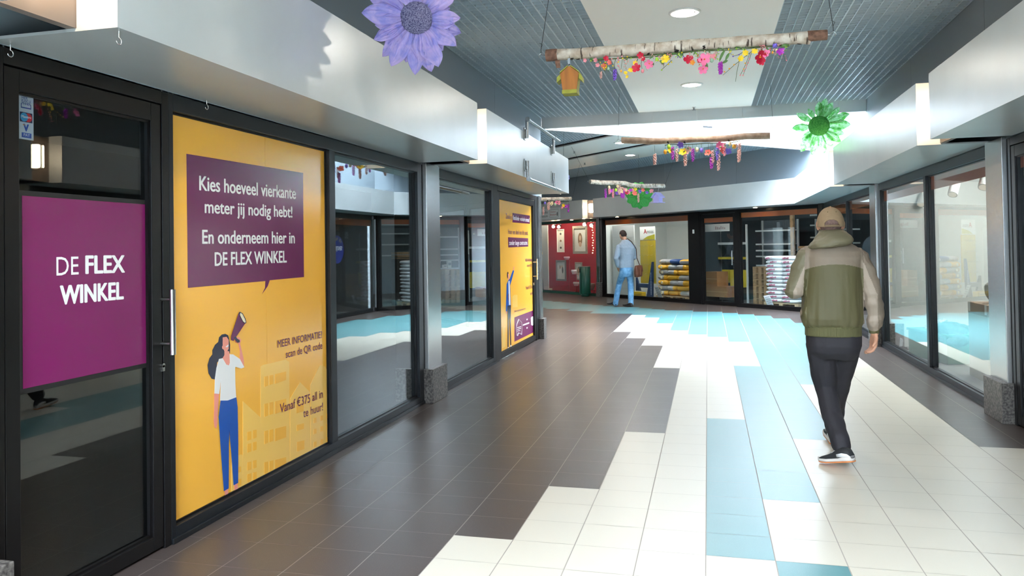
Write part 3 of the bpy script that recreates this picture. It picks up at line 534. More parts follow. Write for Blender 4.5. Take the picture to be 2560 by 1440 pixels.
downlight(-.168, 4.05, ZC-.004, 'round ceiling light nearest to the viewer'); downlight(-.168, .70, ZC-.004, 'round ceiling light straight overhead'); 
p = fac(3.55, 3.81, 0); 
for u, wv, lb in ((2.02, 3.81, 'round light in the nearer white panel left of the second birch log'), (3.67, 2.2, 'round light in the farther white panel under the second log'), (5.37, 3.81, 'ceiling light down the side hall behind the left row'), (7.02, 2.2, 'second added ceiling light down the side hall behind the left row'), (8.72, 3.81, 'third added ceiling light down the side hall behind the left row')):
    q = fac(u, wv, 0); downlight(q.x, q.y, ZC-.004, lb)  # row continued out of view, side-hall lights added to brighten the far fascia
soffit_lamp = mat('soffit_lamp', 'ffe9c8', .4, emit=(1., .74, .45), estr=28.)
for u, lb in ((8.9, 'small warm spotlight in the soffit over the red shop'), (6.65, 'small warm spotlight over the board in the pet food window'), (1.62, 'small warm spotlight over the orange band by the white sacks')):
    q = fac(u, .25, 0); downlight(q.x, q.y, 2.34, lb, r=.05, grp='soffit spotlights', lm=soffit_lamp)
def sprinkler(x, y, z, label):
    t = thing('sprinkler_head', label, 'sprinkler', (x, y, z), group='ceiling sprinklers')
    mb = MB(); mb.lathe((x, y, z-.006), [(.03, .006), (.03, 0), (.012, 0)], 16); obj('rose', mb, white_m, t)
    mb = MB(); mb.lathe((x, y, z-.05), [(.03, 0), (.03, .004), (.008, .006), (.008, .045)], 12); mb.tube([(x-.014, y, z-.01), (x-.014, y, z-.045)], .003, 6); mb.tube([(x+.014, y, z-.01), (x+.014, y, z-.045)], .003, 6); obj('deflector', mb, mat('sprinkler_metal', '8b9095', .4, .8), t)
sprinkler(-.17, 12.52, ZC-.004, 'sprinkler head at the end of the white ceiling strip')
for u, wv, lb in ((3.6, 3.88, 'sprinkler in the nearer white panel by the pipe rail'), (5.5, 2.2, 'sprinkler in the farther white panel, left one'), (1.9, 2.1, 'sprinkler in the farther white panel below the second log')):
    q = fac(u, wv, 0); sprinkler(q.x, q.y, ZC-.004, lb)
# pipe rails clamped to the second left fascia
def pipe_rail(z, y0, y1, up, label):
    xf = -2.105; xp = xf+.05
    t = thing('pipe_rail', label, 'pipe rail', (xf, (y0+y1)/2, z), group='pipe rails on the second left fascia')
    mb = MB(); mb.tube([(xp, y0, z), (xp, y1, z)], .021, 14); obj('pipe', mb, galv, t)
    for y in (y0, y1): mb = MB(); mb.tube([(xp, y, z), (xp, y+(.004 if y == y1 else -.004), z)], .0165, 12); obj('pipe_end', mb, mat('pipe_hole', '2a2c2e', .6), t)
    for yc in (y0+.02, y1-.36):
        mb = MB(); zb = z-.17*up
        mb.tube([(xp-.015, yc, z), (xp-.015, yc, zb)], .018, 12); mb.tube([(xp, yc-.03, z), (xp, yc+.03, z)], .028, 14)
        mb.tube([(xp-.02, yc, zb-.05), (xp-.02, yc, zb+.05)], .026, 12)
        cl = obj('clamp', mb, galv, t)
        mb = MB(); mb.box(xf, xf+.012, yc-.035, yc+.035, zb-.075, zb+.075); obj('plate', mb, galv, cl, bevel=.003)
        for dz in (-.05, .05): mb = MB(); mb.tube([(xf, yc, zb+dz), (xf+.022, yc, zb+dz)], .008, 6); obj('bolt', mb, galv, cl)
pipe_rail(3.03, 8.98, 11.0, 1, 'upper galvanised pipe rail above the second left fascia')
pipe_rail(2.315, 8.98, 11.0, -1, 'lower galvanised pipe rail under the second left fascia')

# ================================================================== window graphics on the left row
def flat(mb, pts, x): mb.poly([(x, y, z) for y, z in pts])
film = dict(rough=.18, spec=.9)
o_film = mat('orange_film_print', 'ffbc44', **film); plum = mat('plum_print', '6b1d51', **film); purple = mat('purple_print', '731754', .25)
pr = {'navy': mat('navy_print', '1f1d3c', **film), 'skin': mat('skin_print', 'f59a86', **film), 'white': mat('white_print', 'f4f3f1', **film), 'blue': mat('blue_print', '1454ae', **film),
      'plum': plum, 'cream': mat('cream_print', 'f6e6c4', **film)}
pale = mat('pale_orange_print', 'ffcd66', **film)
text_plum = mat('plum_text', '6e2347', .35); text_w = mat('white_text', 'f3f1f0', .35)
def sheet(mb, pts, x, d=.0012): mb.prism([(x-d, y, z) for y, z in pts], (d, 0, 0))
def lettering(name, lines, x, m, parent, bold=0.):
    for s, y0, z0, y1, z1, cap in lines:
        mb = MB(); put_text(mb, s, T3((x, 0, 0)) @ LEFT, y0, z0, y1, z1, cap, bold); obj(name, mb, m, parent)
XP = -2.738
def rect(q): 
    ys = [p[0] for p in q]; zs = [p[1] for p in q]; return (min(ys), max(ys), min(zs), max(zs))
# 1: big orange poster
t = thing('window_poster', 'large orange window poster with plum speech bubble and woman with megaphone', 'poster', (XP, 4.34, .08))
y0, y1, z0, z1 = 3.478, 5.208, .083, 2.246
mb = MB(); ys = (3.477, 4.407, 4.4085, 5.209)
mb.box(-2.744, XP, 3.481, 4.4060, .083, 2.245); mb.box(-2.744, XP, 4.4085, 5.206, .083, 2.245); obj('orange_sheet', mb, o_film, t)
for h in DATA['houses']: mb = MB(); sheet(mb, h, XP+.0012); hs = obj('house_silhouette', mb, pale, t)
for h in DATA['hwin']: mb = MB(); sheet(mb, h, XP+.0022); obj('house_window', mb, o_film, t)
mb = MB(); sheet(mb, DATA['bubble'], XP+.0012); bb = obj('speech_bubble', mb, plum, t)
lettering('lettering', DATA['t_bub'], XP+.0022, text_w, bb, .035)
lettering('lettering', DATA['t_info'], XP+.0034, text_plum, t, .012)
def figure(name, parts, x, parent):
    order = ['hair', 'arm', 'neck', 'face', 'shirt', 'leg', 'trousers', 'shoe', 'smile', 'megaphone', 'rim', 'bell', 'grip']
    root = None
    mb = MB(); mats = []
    for i, (n, m, p) in enumerate(parts):
        if pr[m] not in mats: mats.append(pr[m])
        mb.m(mats.index(pr[m])); sheet(mb, p, x+.0024+i*.00035, .0012)
    return obj(name, mb, mats, parent)
figure('woman_drawing', DATA['woman'][:11], XP, t); figure('megaphone_drawing', DATA['woman'][11:], XP+.004, t)
# 2: purple sheet on the glass door
t = thing('window_sign', 'purple sign with white lettering on the glass door at the left', 'sign', (-2.73, 2.92, .95))
yy = rect(DATA['purple']); XD = -2.7345
mb = MB(); mb.box(XD-.001, XD, yy[0], yy[1], .952, 1.746); obj('purple_sheet', mb, purple, t)
mb = MB(); mb.box(XD-.0018, XD-.001, yy[0]-.012, yy[1]+.012, .93, 1.768); obj('backing', mb, mat('sign_backing', '141314', .5), t)
tp = DATA['t_pur']; MM = T3((XD+.0012, 0, 0)) @ LEFT
for i, q in enumerate(tp): mb = MB(); put_text(mb, q[0], MM, *q[1:6], .05 if i else 0); obj('lettering', mb, text_w, t)
# 3: payment stickers
t = thing('door_sticker', 'strip of three payment stickers at the top of the glass door', 'sticker', (XP, 2.6, 1.9))
q = rect(DATA['strip']); a, b, c, d = q; h = (d-c)/3; xs_ = -2.7378
mb = MB(); mb.box(xs_-.0015, xs_, a, b, c, d); obj('backing', mb, mat('sticker_white', 'cfd8e2', .35), t)
def st_box(mb, x0, x1, z0, z1, k=1): mb.box(xs_, xs_+.0005*k, a+(b-a)*x0, a+(b-a)*x1, c+(d-c)*z0, c+(d-c)*z1)
mb = MB(); st_box(mb, .16, .84, .70, .725); st_box(mb, .16, .2, .70, .80); st_box(mb, .8, .84, .70, .80)
blue_s = mat('sticker_blue', '1f3f96', .35)
MM = T3((xs_+.0006, 0, 0)) @ LEFT; wd = b-a
for i, s in enumerate(('HIER', 'KUNT U', 'PINNEN')): put_text(mb, s, MM, a+wd*.2, c+(d-c)*(.905-i*.062), a+wd*(.2+.1*len(s)), c+(d-c)*(.905-i*.062), .0105, .02)
obj('pin_print', mb, blue_s, t)
mb = MB(); st_box(mb, .08, .92, .39, .61); k_ = obj('card_logo', mb, mat('logo_navy', '20234f', .35), t)
mb = MB(); cyl = lambda mb, y, z, r, k: mb.tube([(xs_, y, z), (xs_+k, y, z)], r, 24)
cyl(mb, a+wd*.36, c+(d-c)*.5, wd*.25, .0012); obj('disc', mb, mat('logo_cyan', '2f9fd8', .35), k_)
mb = MB(); cyl(mb, a+wd*.64, c+(d-c)*.5, wd*.25, .0010); obj('disc', mb, mat('logo_red', 'd8232f', .35), k_)
mb = MB(); put_text(mb, 'Maestro', T3((xs_+.0014, 0, 0)) @ LEFT, a+wd*.18, c+(d-c)*.485, a+wd*.82, c+(d-c)*.485, .010, .03); obj('lettering', mb, text_w, k_)
mb = MB(); put_text(mb, 'V', MM, a+wd*.3, c+(d-c)*.19, a+wd*.68, c+(d-c)*.19, .028, .08); st_box(mb, .2, .85, .04, .15); k2 = obj('pay_logo', mb, mat('logo_blue', '1b4fb0', .35), t)
mb = MB(); put_text(mb, 'PAY', MM, a+wd*.33, c+(d-c)*.07, a+wd*.74, c+(d-c)*.07, .012); obj('lettering', mb, text_w, k2)
mb = MB(); st_box(mb, .28, .40, .315, .335, 2); obj('logo_tip', mb, mat('logo_amber', 'e9a030', .35), k2)
# 4: second orange poster on the far door
t = thing('window_poster', 'narrow orange window poster with man pointing up on the far left door', 'poster', (XP, 11.1, .09))
mb = MB(); mb.box(-2.7385, -2.7335, 10.035, 12.085, .10, 2.165); obj('orange_sheet', mb, o_film, t)
X2 = -2.733
for h in DATA['e_house']: mb = MB(); sheet(mb, h, X2+.001); obj('house_silhouette', mb, pale, t)
for k, (nm, bx) in enumerate(zip(('text_box', 'text_box', 'logo_panel'), DATA['e_boxes'])):
    y0, y1, z0, z1 = rect(bx); mb = MB(); sheet(mb, bx, X2+.001); o = obj(nm, mb, plum if k < 2 else purple, t)
    mb = MB()
    if k < 2: 
        s = DATA['t_e_white'][k]; put_text(mb, s[0], T3((X2+.0024, 0, 0)) @ LEFT, *s[1:6], .02)
    else:
        hp = [(X2+.0024, y, z) for y, z in DATA['logo_house']]; mb.tube(hp+hp[:1], .006, 6)
        for l in DATA['logo_lines']: sheet(mb, l, X2+.0024)
        sheet(mb, DATA['logo_blob'], X2+.0024)
    obj('lettering' if k < 2 else 'logo_outline', mb, text_w, o)
lettering('lettering', DATA['t_e_dark'], X2+.0014, text_plum, t, .012)
figure('man_drawing', DATA['manfig'], X2-.001, t)
# ================================================================== hanging decorations
def birch_mat():
    m = mat('birch_bark', 'ddd6ca', .75, noise_amt=.3, noise_scale=14, col2='b3a291', bump=.25, bump_scale=40)
    nt = m.node_tree; p = nt.nodes['Principled BSDF']; src = p.inputs['Base Color'].links[0].from_socket
    tc = nt.nodes.new('ShaderNodeTexCoord'); mp = nt.nodes.new('ShaderNodeMapping'); mp.inputs['Scale'].default_value = (26, 5, 5)
    n = nt.nodes.new('ShaderNodeTexNoise'); n.inputs['Scale'].default_value = 1.6; n.inputs['Detail'].default_value = 3
    r = nt.nodes.new('ShaderNodeMapRange'); r.inputs[1].default_value = .60; r.inputs[2].default_value = .66
    mx = nt.nodes.new('ShaderNodeMix'); mx.data_type = 'RGBA'; mx.inputs[7].default_value = (*hexc('4a3d34'), 1)
    nt.links.new(tc.outputs['Object'], mp.inputs[0]); nt.links.new(mp.outputs[0], n.inputs['Vector']); nt.links.new(n.outputs[0], r.inputs[0])
    nt.links.new(r.outputs[0], mx.inputs[0]); nt.links.new(src, mx.inputs[6]); nt.links.new(mx.outputs[2], p.inputs['Base Color']); return m
birch = birch_mat(); bark_brown = mat('bark_brown', '5f4438', .8, noise_amt=.5, noise_scale=25, col2='8a6654', bump=.5, bump_scale=50)
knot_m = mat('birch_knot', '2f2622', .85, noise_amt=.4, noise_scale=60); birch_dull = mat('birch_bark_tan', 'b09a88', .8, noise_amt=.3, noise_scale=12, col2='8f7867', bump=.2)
cord_m = mat('black_cord', '23262a', .8); clear_cord = mat('pale_cord', 'cfd6da', .5); stem_m = mat('stem_green', '4d5a34', .7)
PAL = {k: mat('blossom_'+k, h, .6) for k, h in dict(pink='e8909b', coral='ee7468', red='c8173c', redc='c8173c', pinkc='f07aa8', yellow='f6d32c', orange='e08a3a', magenta='b637bd', purple='7a57c4', lavender='7d6bd6', blush='e4b3ac', lime='a5d33c', rose='f0949f', amber='efa832', cream='eed9ae', green='49b04d').items()}
PAL['glass'] = mat('egg_green', '9fc0a4', .25); leaf_m = mat('leaf_green', '527a3f', .6); centre_m = mat('blossom_centre', 'e58a1d', .7)
def blossom(mb, c, nrm, r, n, seed, cup=.25):
    rnd = random.Random(seed); c = Vector(c); nrm = Vector(nrm).normalized(); q = Vector((0, 0, 1)).rotation_difference(nrm)
    a0 = rnd.random()*6.28
    for i in range(n):
        a = a0+2*PI*i/n; rr = r*rnd.uniform(.85, 1.1); wv = rr*2.2/n*2.1
        d = Vector((math.cos(a), math.sin(a), 0)); s = Vector((-math.sin(a), math.cos(a), 0)); z = Vector((0, 0, 1))
        pr_ = [(0.02, .12, 0), (.45, .8, cup*.35), (.8, .85, cup*.8), (1., .35, cup*1.05)]
        vs = []
        for t_, w_, h_ in pr_:
            for k in (-1, 0, 1): vs.append(c+q @ (d*rr*t_+s*wv*w_*.5*k+z*rr*(h_+(.06 if k else -.03))))
        fs = [(j*3+k, j*3+k+1, j*3+k+4, j*3+k+3) for j in range(3) for k in range(2)]
        mb.add(vs, fs, True)
def hang_log(name, pts, r, label, bark, ends=True, tops=None, collar=None, seed=1, cordm=None):
    pts = [Vector(p) for p in pts]; n = len(pts)
    c0 = (pts[0]+pts[-1])/2; t = thing('birch_log', label, 'birch log', c0, group='birch logs hung from the ceiling')
    fine = []
    for i in range(n-1):
        for k in range(6): fine.append(pts[i].lerp(pts[i+1], k/6))
    fine.append(pts[-1])
    fine = [p+Vector((0, 0, .004*noise.noise(p*4+Vector((seed, 0, 0))))) for p in fine]
    rr = [r*(1+.07*noise.noise(p*7+Vector((0, seed, 0)))) for p in fine]
    fe = [p for p in fine if not collar or (p-pts[-1]).length > collar[1]*.9]
    mb = MB(); mb.tube(fe, rr[:len(fe)], 20); obj('trunk', mb, bark, t)
    ax = (pts[-1]-pts[0]).normalized()
    if collar:
        mb = MB(); mb.tube([pts[0]-ax*.004, pts[0]+ax*.05, pts[0]+ax*collar[0]], [r*1.08, r*1.1, r*1.04], 18); obj('bark_end', mb, bark_brown, t); mb = MB(); mb.tube([pts[-1]+ax*.004, pts[-1]-ax*.03, pts[-1]-ax*collar[1]], [r*.86, r*.86, r*.9], 18); obj('bark_end', mb, bark_brown, t)
        mb = MB(); p0 = pts[0]+ax*.085+Vector((0, -.01, -r)); 
        vs = []
        for i in range(5):
            f = i/4; 
            for k in range(3): vs.append(p0+Vector((-.022+.02*k+.012*f*(1-k*.3), -.012*math.sin(f*3)+.006*abs(k-1), -.062*f)))
        mb.add(vs, [(i*3+k, i*3+k+1, i*3+k+4, i*3+k+3) for i in range(4) for k in range(2)], True); obj('peeling_bark', mb, bark_brown, t)
    rnd = random.Random(seed)
    for j in range(13 if collar else 8):
        i = rnd.randrange(6, len(fine)-8); p = fine[i]; an = rnd.uniform(-2.6, -.5)
        # a dark scar that wraps the trunk a little
        mb = MB(); w_ = rnd.uniform(.018, .034); vs = []; A = rnd.uniform(.5, 1.1)
        side = ax.cross(Vector((0, 0, 1))).normalized(); upv = side.cross(ax).normalized()
        for k in range(7):
            a = an-A/2+A*k/6; o = side*-math.cos(a+PI/2)*0
            dirv = (side*math.cos(a)+upv*math.sin(a)); ww = w_*math.sin(PI*(k+.6)/7.2)*(1+.5*noise.noise(Vector((k*.9, j, seed))))
            dr = ax*(.012*(k-3)/3*rnd.choice((-1, 1)))
            vs += [p+dirv*(rr[i]*1.02+.0012)+dr-ax*ww*.5, p+dirv*(rr[i]*1.02+.004)+dr, p+dirv*(rr[i]*1.02+.0012)+dr+ax*ww*.5]
        mb.add(vs, [(k*3+q, k*3+q+1, k*3+q+4, k*3+q+3) for k in range(6) for q in range(2)], True); obj('knot', mb, knot_m, t)
    if collar:
        p = pts[-2]-ax*.06; mb = MB(); mb.tube([p-ax*.09+Vector((0, -.012, 0)), p+Vector((0, -.02, -.03)), p+ax*.05+Vector((0, -.022, -r*1.15))], [r*.6, r*.5, r*.3], 12); obj('branch_stub', mb, birch, t)
    for e, sgn in ((pts[0], -1), (pts[-1], 1)):
        h = e+ax*sgn*.045
        mb = MB(); cpt = [e-ax*sgn*.01, e+ax*sgn*.018]+[h+ax*sgn*(.018*math.cos(a))*-1+Vector((0, 0, .018*math.sin(a))) for a in [i*.45 for i in range(0, 10)]]
        mb.tube(cpt, .0028, 7); hk = obj('screw_eye', mb, bright_steel, t)
        tp = tops[0 if sgn < 0 else 1]
        mb = MB(); mb.tube([h+Vector((0, 0, .012)), h+Vector((0, 0, .05)), tp], .0022, 6)
        mb.tube([h+Vector((.0, 0, .06)), h+Vector((.012, 0, .085)), h+Vector((-.01, 0, .10))], .0018, 5); obj('cord', mb, cordm or cord_m, hk)
    return t
hang_log('birch', DECOR['log1'], .0425, 'large white birch log with orange birdhouse hanging nearest the viewer', birch, tops=[(-1.10, 5.8, ZC), (.80, 5.8, ZC)], collar=(.085, .125), seed=3)
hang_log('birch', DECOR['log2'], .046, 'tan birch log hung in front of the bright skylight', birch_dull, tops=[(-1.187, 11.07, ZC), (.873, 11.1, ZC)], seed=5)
hang_log('birch', DECOR['log3'], .05, 'white crooked birch log before the dark wall with green flower and lilac birdhouse', birch, tops=[(-2.835, 16.6, ZC), (-.70, 18.9, ZC)], seed=8)
hang_log('birch', DECOR['log4'], .05, 'birch log half hidden behind the end of the left row', birch, tops=[(-5.6, 18.8, ZC), (-3.25, 20.3, ZC)], seed=11)
# garland under the near log, blossom by blossom
def garland_root(label, c): return thing('flower_garland', label, 'garland', c, group='flower garlands under the logs')
def leaf(mb, a, b, wv=.014):
    a, b = Vector(a), Vector(b); d = b-a; s = d.cross(Vector((0, 1, 0))).normalized(); vs = []
    for i in range(6):
        f = i/5; ww = wv*math.sin(PI*min(1, f*.9+.08))
        p = a.lerp(b, f)+Vector((0, -.012*math.sin(PI*f), 0)); vs += [p-s*ww*.5, p+Vector((0, .003, 0)), p+s*ww*.5]
    mb.add(vs, [(i*3+k, i*3+k+1, i*3+k+4, i*3+k+3) for i in range(5) for k in range(2)], True)
def spike(mb, c, h, r, seed):
    rnd = random.Random(seed); c = Vector(c)
    for i in range(26):
        f = i/25; a = i*2.4; rad = r*(.55+.45*math.sin(PI*(f*.8+.15)))
        mb.ball(c+Vector((rad*.6*math.cos(a), rad*.6*math.sin(a), h*(.5-f))), r*.42*rnd.uniform(.8, 1.1), 6, 4)
gt = garland_root('colourful garland of blossoms, berries and eggs under the near birch log', DECOR['stem'][4])
mb = MB(); mb.tube([(x, y+.005, z) for x, y, z in DECOR['stem']], .005, 7); mb.tube([(x, y-.012, z-.012+.008*math.sin(i*2)) for i, (x, y, z) in enumerate(DECOR['stem'])], .0035, 6); obj('stem', mb, stem_m, gt)
PXW = .0030
for i, (k, p, c, s) in enumerate(DECOR['garland']):
    r = s*PXW*.5; mb = MB(); p = Vector(p)
    if k == 'flower':
        blossom(mb, p, (random.Random(i).uniform(-.5, .5), -1, random.Random(i+9).uniform(-.7, .2)), r*2.1, 5 if c != 'yellow' else 6, i)
        mb.m(1)
        if c in ('pinkc', 'redc', 'orange'): mb.ball(p+Vector((0, -r*.3, 0)), r*.3, 8, 5)
        obj('blossom', mb, [PAL[c], centre_m], gt)
    elif k == 'egg': mb.ball(p, (r*1.05, r*1.05, r*1.35), 12, 8); obj('egg', mb, PAL[c], gt)
    elif k == 'berry': mb.ball(p, r*1.25, 10, 7); obj('berry', mb, PAL[c], gt)
    else: spike(mb, p, r*(4.2 if c != 'lavender' else 1.6), r*(1. if c != 'lavender' else 1.6), i); obj('blossom_spike', mb, PAL[c], gt)
for i, q in enumerate(DECOR['twigs']): mb = MB(); mb.tube(q, [.0015]+[.002]*(len(q)-1), 6); obj('twig', mb, stem_m, gt)
for q in DECOR['leaves']: mb = MB(); leaf(mb, q[0], q[1], .02); obj('leaf', mb, leaf_m, gt)
rg = random.Random(12)
for i in range(34):
    j = rg.randrange(len(DECOR['stem'])-1); p = Vector(DECOR['stem'][j]).lerp(Vector(DECOR['stem'][j+1]), rg.random())+Vector((0, -.02, 0)); mb = MB(); d_ = Vector((rg.uniform(-.5, .5), rg.uniform(-.3, .1), rg.uniform(-1, -.1))); L_ = rg.uniform(.05, .13)
    mb.tube([p, p+d_*L_*.6, p+d_*L_+Vector((0, 0, -.01))], .0011, 5); mb.m(1)
    for k in range(6): f = .35+.65*k/5; mb.ball(p+d_*L_*f+Vector((rg.uniform(-.012, .012), rg.uniform(-.01, .01), rg.uniform(-.01, .01))), rg.uniform(.0035, .006), 6, 4)
    obj('bud_spray', mb, [stem_m, PAL[rg.choice(['pink', 'blush', 'lime', 'blush', 'yellow', 'coral'])]], gt)
rg = random.Random(4)
for i in range(30):
    j = rg.randrange(len(DECOR['stem'])-1); p = Vector(DECOR['stem'][j]).lerp(Vector(DECOR['stem'][j+1]), rg.random()); mb = MB()
    leaf(mb, p, p+Vector((rg.uniform(-.05, .05), rg.uniform(-.03, 0), rg.uniform(-.05, .0))), .011); obj('leaf', mb, leaf_m, gt)
def auto_garland(label, pts, f0, f1, seed, nfl, sz=1.0, long_=()):
    """smaller garlands: blossoms, eggs and drooping spikes spread along the log"""
    rnd = random.Random(seed); pts = [Vector(p) for p in pts]
    def at(f):
        f = f*(len(pts)-1); i = min(int(f), len(pts)-2); return pts[i].lerp(pts[i+1], f-i)+Vector((0, 0, -.062*sz))
    g = garland_root(label, at(.5)); mb = MB(); mb.tube([at(f0+(f1-f0)*i/8)+Vector((0, 0, .008*math.sin(i*1.7))) for i in range(9)], .006, 6); obj('stem', mb, stem_m, g)
    cols = ['pink', 'red', 'coral', 'yellow', 'magenta', 'purple', 'pinkc', 'blush', 'lavender', 'cream']
    for i in range(nfl):
        f = f0+(f1-f0)*(i+.5+rnd.uniform(-.4, .4))/nfl; p = at(f)+Vector((0, -.03, -rnd.uniform(.005, .14)*sz)); k = rnd.random(); c = rnd.choice(cols); mb = MB()
        if k < .5: blossom(mb, p, (rnd.uniform(-.5, .5), -1, rnd.uniform(-.5, .3)), .05*sz*rnd.uniform(.7, 1.1), 5, seed*50+i); obj('blossom', mb, PAL[c], g)
        elif k < .72: mb.ball(p, (.026*sz, .026*sz, .035*sz), 9, 6); obj('egg', mb, PAL[rnd.choice(['lime', 'amber', 'lavender', 'glass', 'cream', 'rose'])], g)
        else: spike(mb, p+Vector((0, 0, -.06*sz)), .17*sz, .026*sz, i); obj('blossom_spike', mb, PAL[rnd.choice(['blush', 'blush', 'pink', 'magenta', 'lavender'])], g)
        mb = MB(); mb.tube([at(f), p], .002, 5); obj('twig', mb, stem_m, g)
        if i % 2 == 0: mb = MB(); leaf(mb, p, p+Vector((rnd.uniform(-.06, .06), -.02, rnd.uniform(-.05, .03))), .02); obj('leaf', mb, leaf_m, g)
    for f, dz, c, h in long_:
        p = at(f)+Vector((0, -.02, -dz)); mb = MB(); spike(mb, p, h, .03*sz, int(f*100)); obj('blossom_spike', mb, PAL[c], g); mb = MB(); mb.tube([at(f), p], .002, 5); obj('twig', mb, stem_m, g)
auto_garland('garland of pink and red blossoms under the tan log', DECOR['log2'], .30, .84, 21, 24, 1., ((.22, .2, 'blush', .14), (.46, .22, 'blush', .16), (.60, .27, 'magenta', .15), (.645, .26, 'blush', .22), (.83, .2, 'blush', .16)))
auto_garland('garland of small blossoms under the crooked white log', DECOR['log3'], .15, .85, 33, 26, 1.15, ((.2, .12, 'pink', .12), (.42, .2, 'magenta', .1)))
auto_garland('garland under the half hidden log', DECOR['log4'], .3, .95, 41, 14, 1.15)
# paper flowers
def paper_mat(name, col, col2, tr=.35):
    m = bpy.data.materials.new(name); m.use_nodes = True; nt = m.node_tree; p = nt.nodes['Principled BSDF']; o = nt.nodes['Material Output']
    tc = nt.nodes.new('ShaderNodeTexCoord'); n = nt.nodes.new('ShaderNodeTexNoise'); n.inputs['Scale'].default_value = 18; n.inputs['Detail'].default_value = 7; n.inputs['Distortion'].default_value = .6
    nt.links.new(tc.outputs['Object'], n.inputs['Vector']); r = nt.nodes.new('ShaderNodeMapRange'); r.inputs[1].default_value = .36; r.inputs[2].default_value = .64; nt.links.new(n.outputs[0], r.inputs[0])
    mx = nt.nodes.new('ShaderNodeMix'); mx.data_type = 'RGBA'; mx.inputs[6].default_value = (*hexc(col), 1); mx.inputs[7].default_value = (*hexc(col2), 1); nt.links.new(r.outputs[0], mx.inputs[0])
    p.inputs['Roughness'].default_value = .75; nt.links.new(mx.outputs[2], p.inputs['Base Color'])
    b = nt.nodes.new('ShaderNodeBump'); b.inputs['Strength'].default_value = .5; b.inputs['Distance'].default_value = .01; nt.links.new(n.outputs[0], b.inputs['Height']); nt.links.new(b.outputs[0], p.inputs['Normal'])
    t = nt.nodes.new('ShaderNodeBsdfTranslucent'); nt.links.new(mx.outputs[2], t.inputs[0]); ms = nt.nodes.new('ShaderNodeMixShader'); ms.inputs[0].default_value = tr
    nt.links.new(p.outputs[0], ms.inputs[1]); nt.links.new(t.outputs[0], ms.inputs[2]); nt.links.new(ms.outputs[0], o.inputs[0]); return m
def paper_flower(label, ctr, face, tips, core, pm, cm, seed, width=.26, cord_top=None, group='big paper flowers'):
    """tips: (right, up) of each petal end from the centre in metres"""
    ctr = Vector(ctr); nz = Vector(face).normalized(); rx = Vector((0, 0, 1)).cross(nz).normalized(); uz = nz.cross(rx).normalized()
    t = thing('paper_flower', label, 'paper flower', ctr, group=group); rnd = random.Random(seed)
    for i, (dx, dz) in enumerate(tips):
        L = math.hypot(dx, dz); d = (rx*dx+uz*dz).normalized(); s = nz.cross(d).normalized(); wv = L*width*rnd.uniform(.85, 1.15); fold = rnd.uniform(-.5, .5)
        NU, NV = 16, 16; vs = []; back = -.012*(i % 3)
        for u in range(NU+1):
            f = u/NU; prof = (math.sin(PI*min(1., (f*.93+.07)**1.25)))**.8*(1 if f < .97 else .35)+.08*(1-f)
            for v in range(NV+1):
                g = v/NV*2-1
                h = -.10*L*(f**2)*(.6+rnd.random()*.02)+.06*L*math.sin(f*3)+.10*wv*(1-g*g)*-1*math.sin(PI*f)+fold*.10*wv*g
                crk = (noise.noise(Vector((g*4.+i*7, f*1.6, seed)))*.5+noise.noise(Vector((g*9.+i*3, f*1.5, seed+4)))*.45)*.045*(.3+math.sin(PI*f))
                r0 = core*.7
                vs.append(ctr+d*(r0+(L-r0)*f)+s*(wv*prof*g+.012*noise.noise(Vector((f*3, i, 2))))+nz*(h+crk+back))
        fs = [(u*(NV+1)+v, u*(NV+1)+v+1, (u+1)*(NV+1)+v+1, (u+1)*(NV+1)+v) for u in range(NU) for v in range(NV)]
        mb = MB(); mb.add(vs, fs, True); obj('petal', mb, pm, t)
    mb = MB(); q = Vector((0, 0, 1)).rotation_difference(nz); rings = []
    NR = 26; vs = [ctr+nz*(core*.42)]
    for a in range(1, 12):
        ph = a/11*PI/2
        for k in range(NR):
            an = 2*PI*k/NR; jit = 1+.05*noise.noise(Vector((k*3.1, a*2.7, seed)))
            vs.append(ctr+(rx*math.cos(an)+uz*math.sin(an))*core*math.sin(ph)*jit+nz*core*.42*math.cos(ph)*jit)
    fs = [(0, 1+k, 1+(k+1) % NR) for k in range(NR)]+[(1+a*NR+k, 1+(a+1)*NR+k, 1+(a+1)*NR+(k+1) % NR, 1+a*NR+(k+1) % NR) for a in range(10) for k in range(NR)]
    mb.add(vs, fs, True); obj('centre', mb, cm, t)
    if cord_top: mb = MB(); mb.tube([ctr-nz*.02+uz*core, cord_top], .0022, 6); obj('cord', mb, cord_m, t)
    return t
pur_p = paper_mat('lilac_paper', '9d99de', 'c6b2e4', .3); pur_c = mat('purple_fuzz', '4b4a78', .95, noise_amt=.6, noise_scale=160, col2='a3a0c6', bump=1., bump_scale=220)
K = .00252
tips = [(-131, -10), (-104, 52), (-84, 92), (-63, 115), (-5, 135), (35, 127), (52, 115), (97, 64), (109, 33), (107, -3), (95, -62), (-118, -66), (-60, -112), (5, -122), (52, -108)]
paper_flower('large lilac paper flower hanging in front of the left fascia', (-1.691, 4.40, 2.906), (1.69, -4.4, -1.0), [(x*K, -y*K) for x, y in tips]+[(x*K*.82, -y*K*.82) for x, y in ((-122, 22), (-95, 75), (-33, 128), (14, 130), (78, 92), (106, 48), (112, 14), (100, -32), (-120, -38))], .098, pur_p, pur_c, 2, .165, (-1.69, 4.45, ZC))
gr_p = paper_mat('green_paper', '5cb850', 'bfe8c2', .6); gr_c = mat('green_fuzz', '2f8f3a', .9, noise_amt=.5, noise_scale=70, col2='54b44f', bump=.8, bump_scale=120)
gt_ = [(-57, 2), (-39, -30), (-47, 44), (-26, 52), (4, 66), (20, 64), (44, 42), (66, 20), (66, -2), (58, 22-44), (48, 36-60+46), (30, -52), (-14, -62), (12, -66), (-34, 30), (52, -38)]
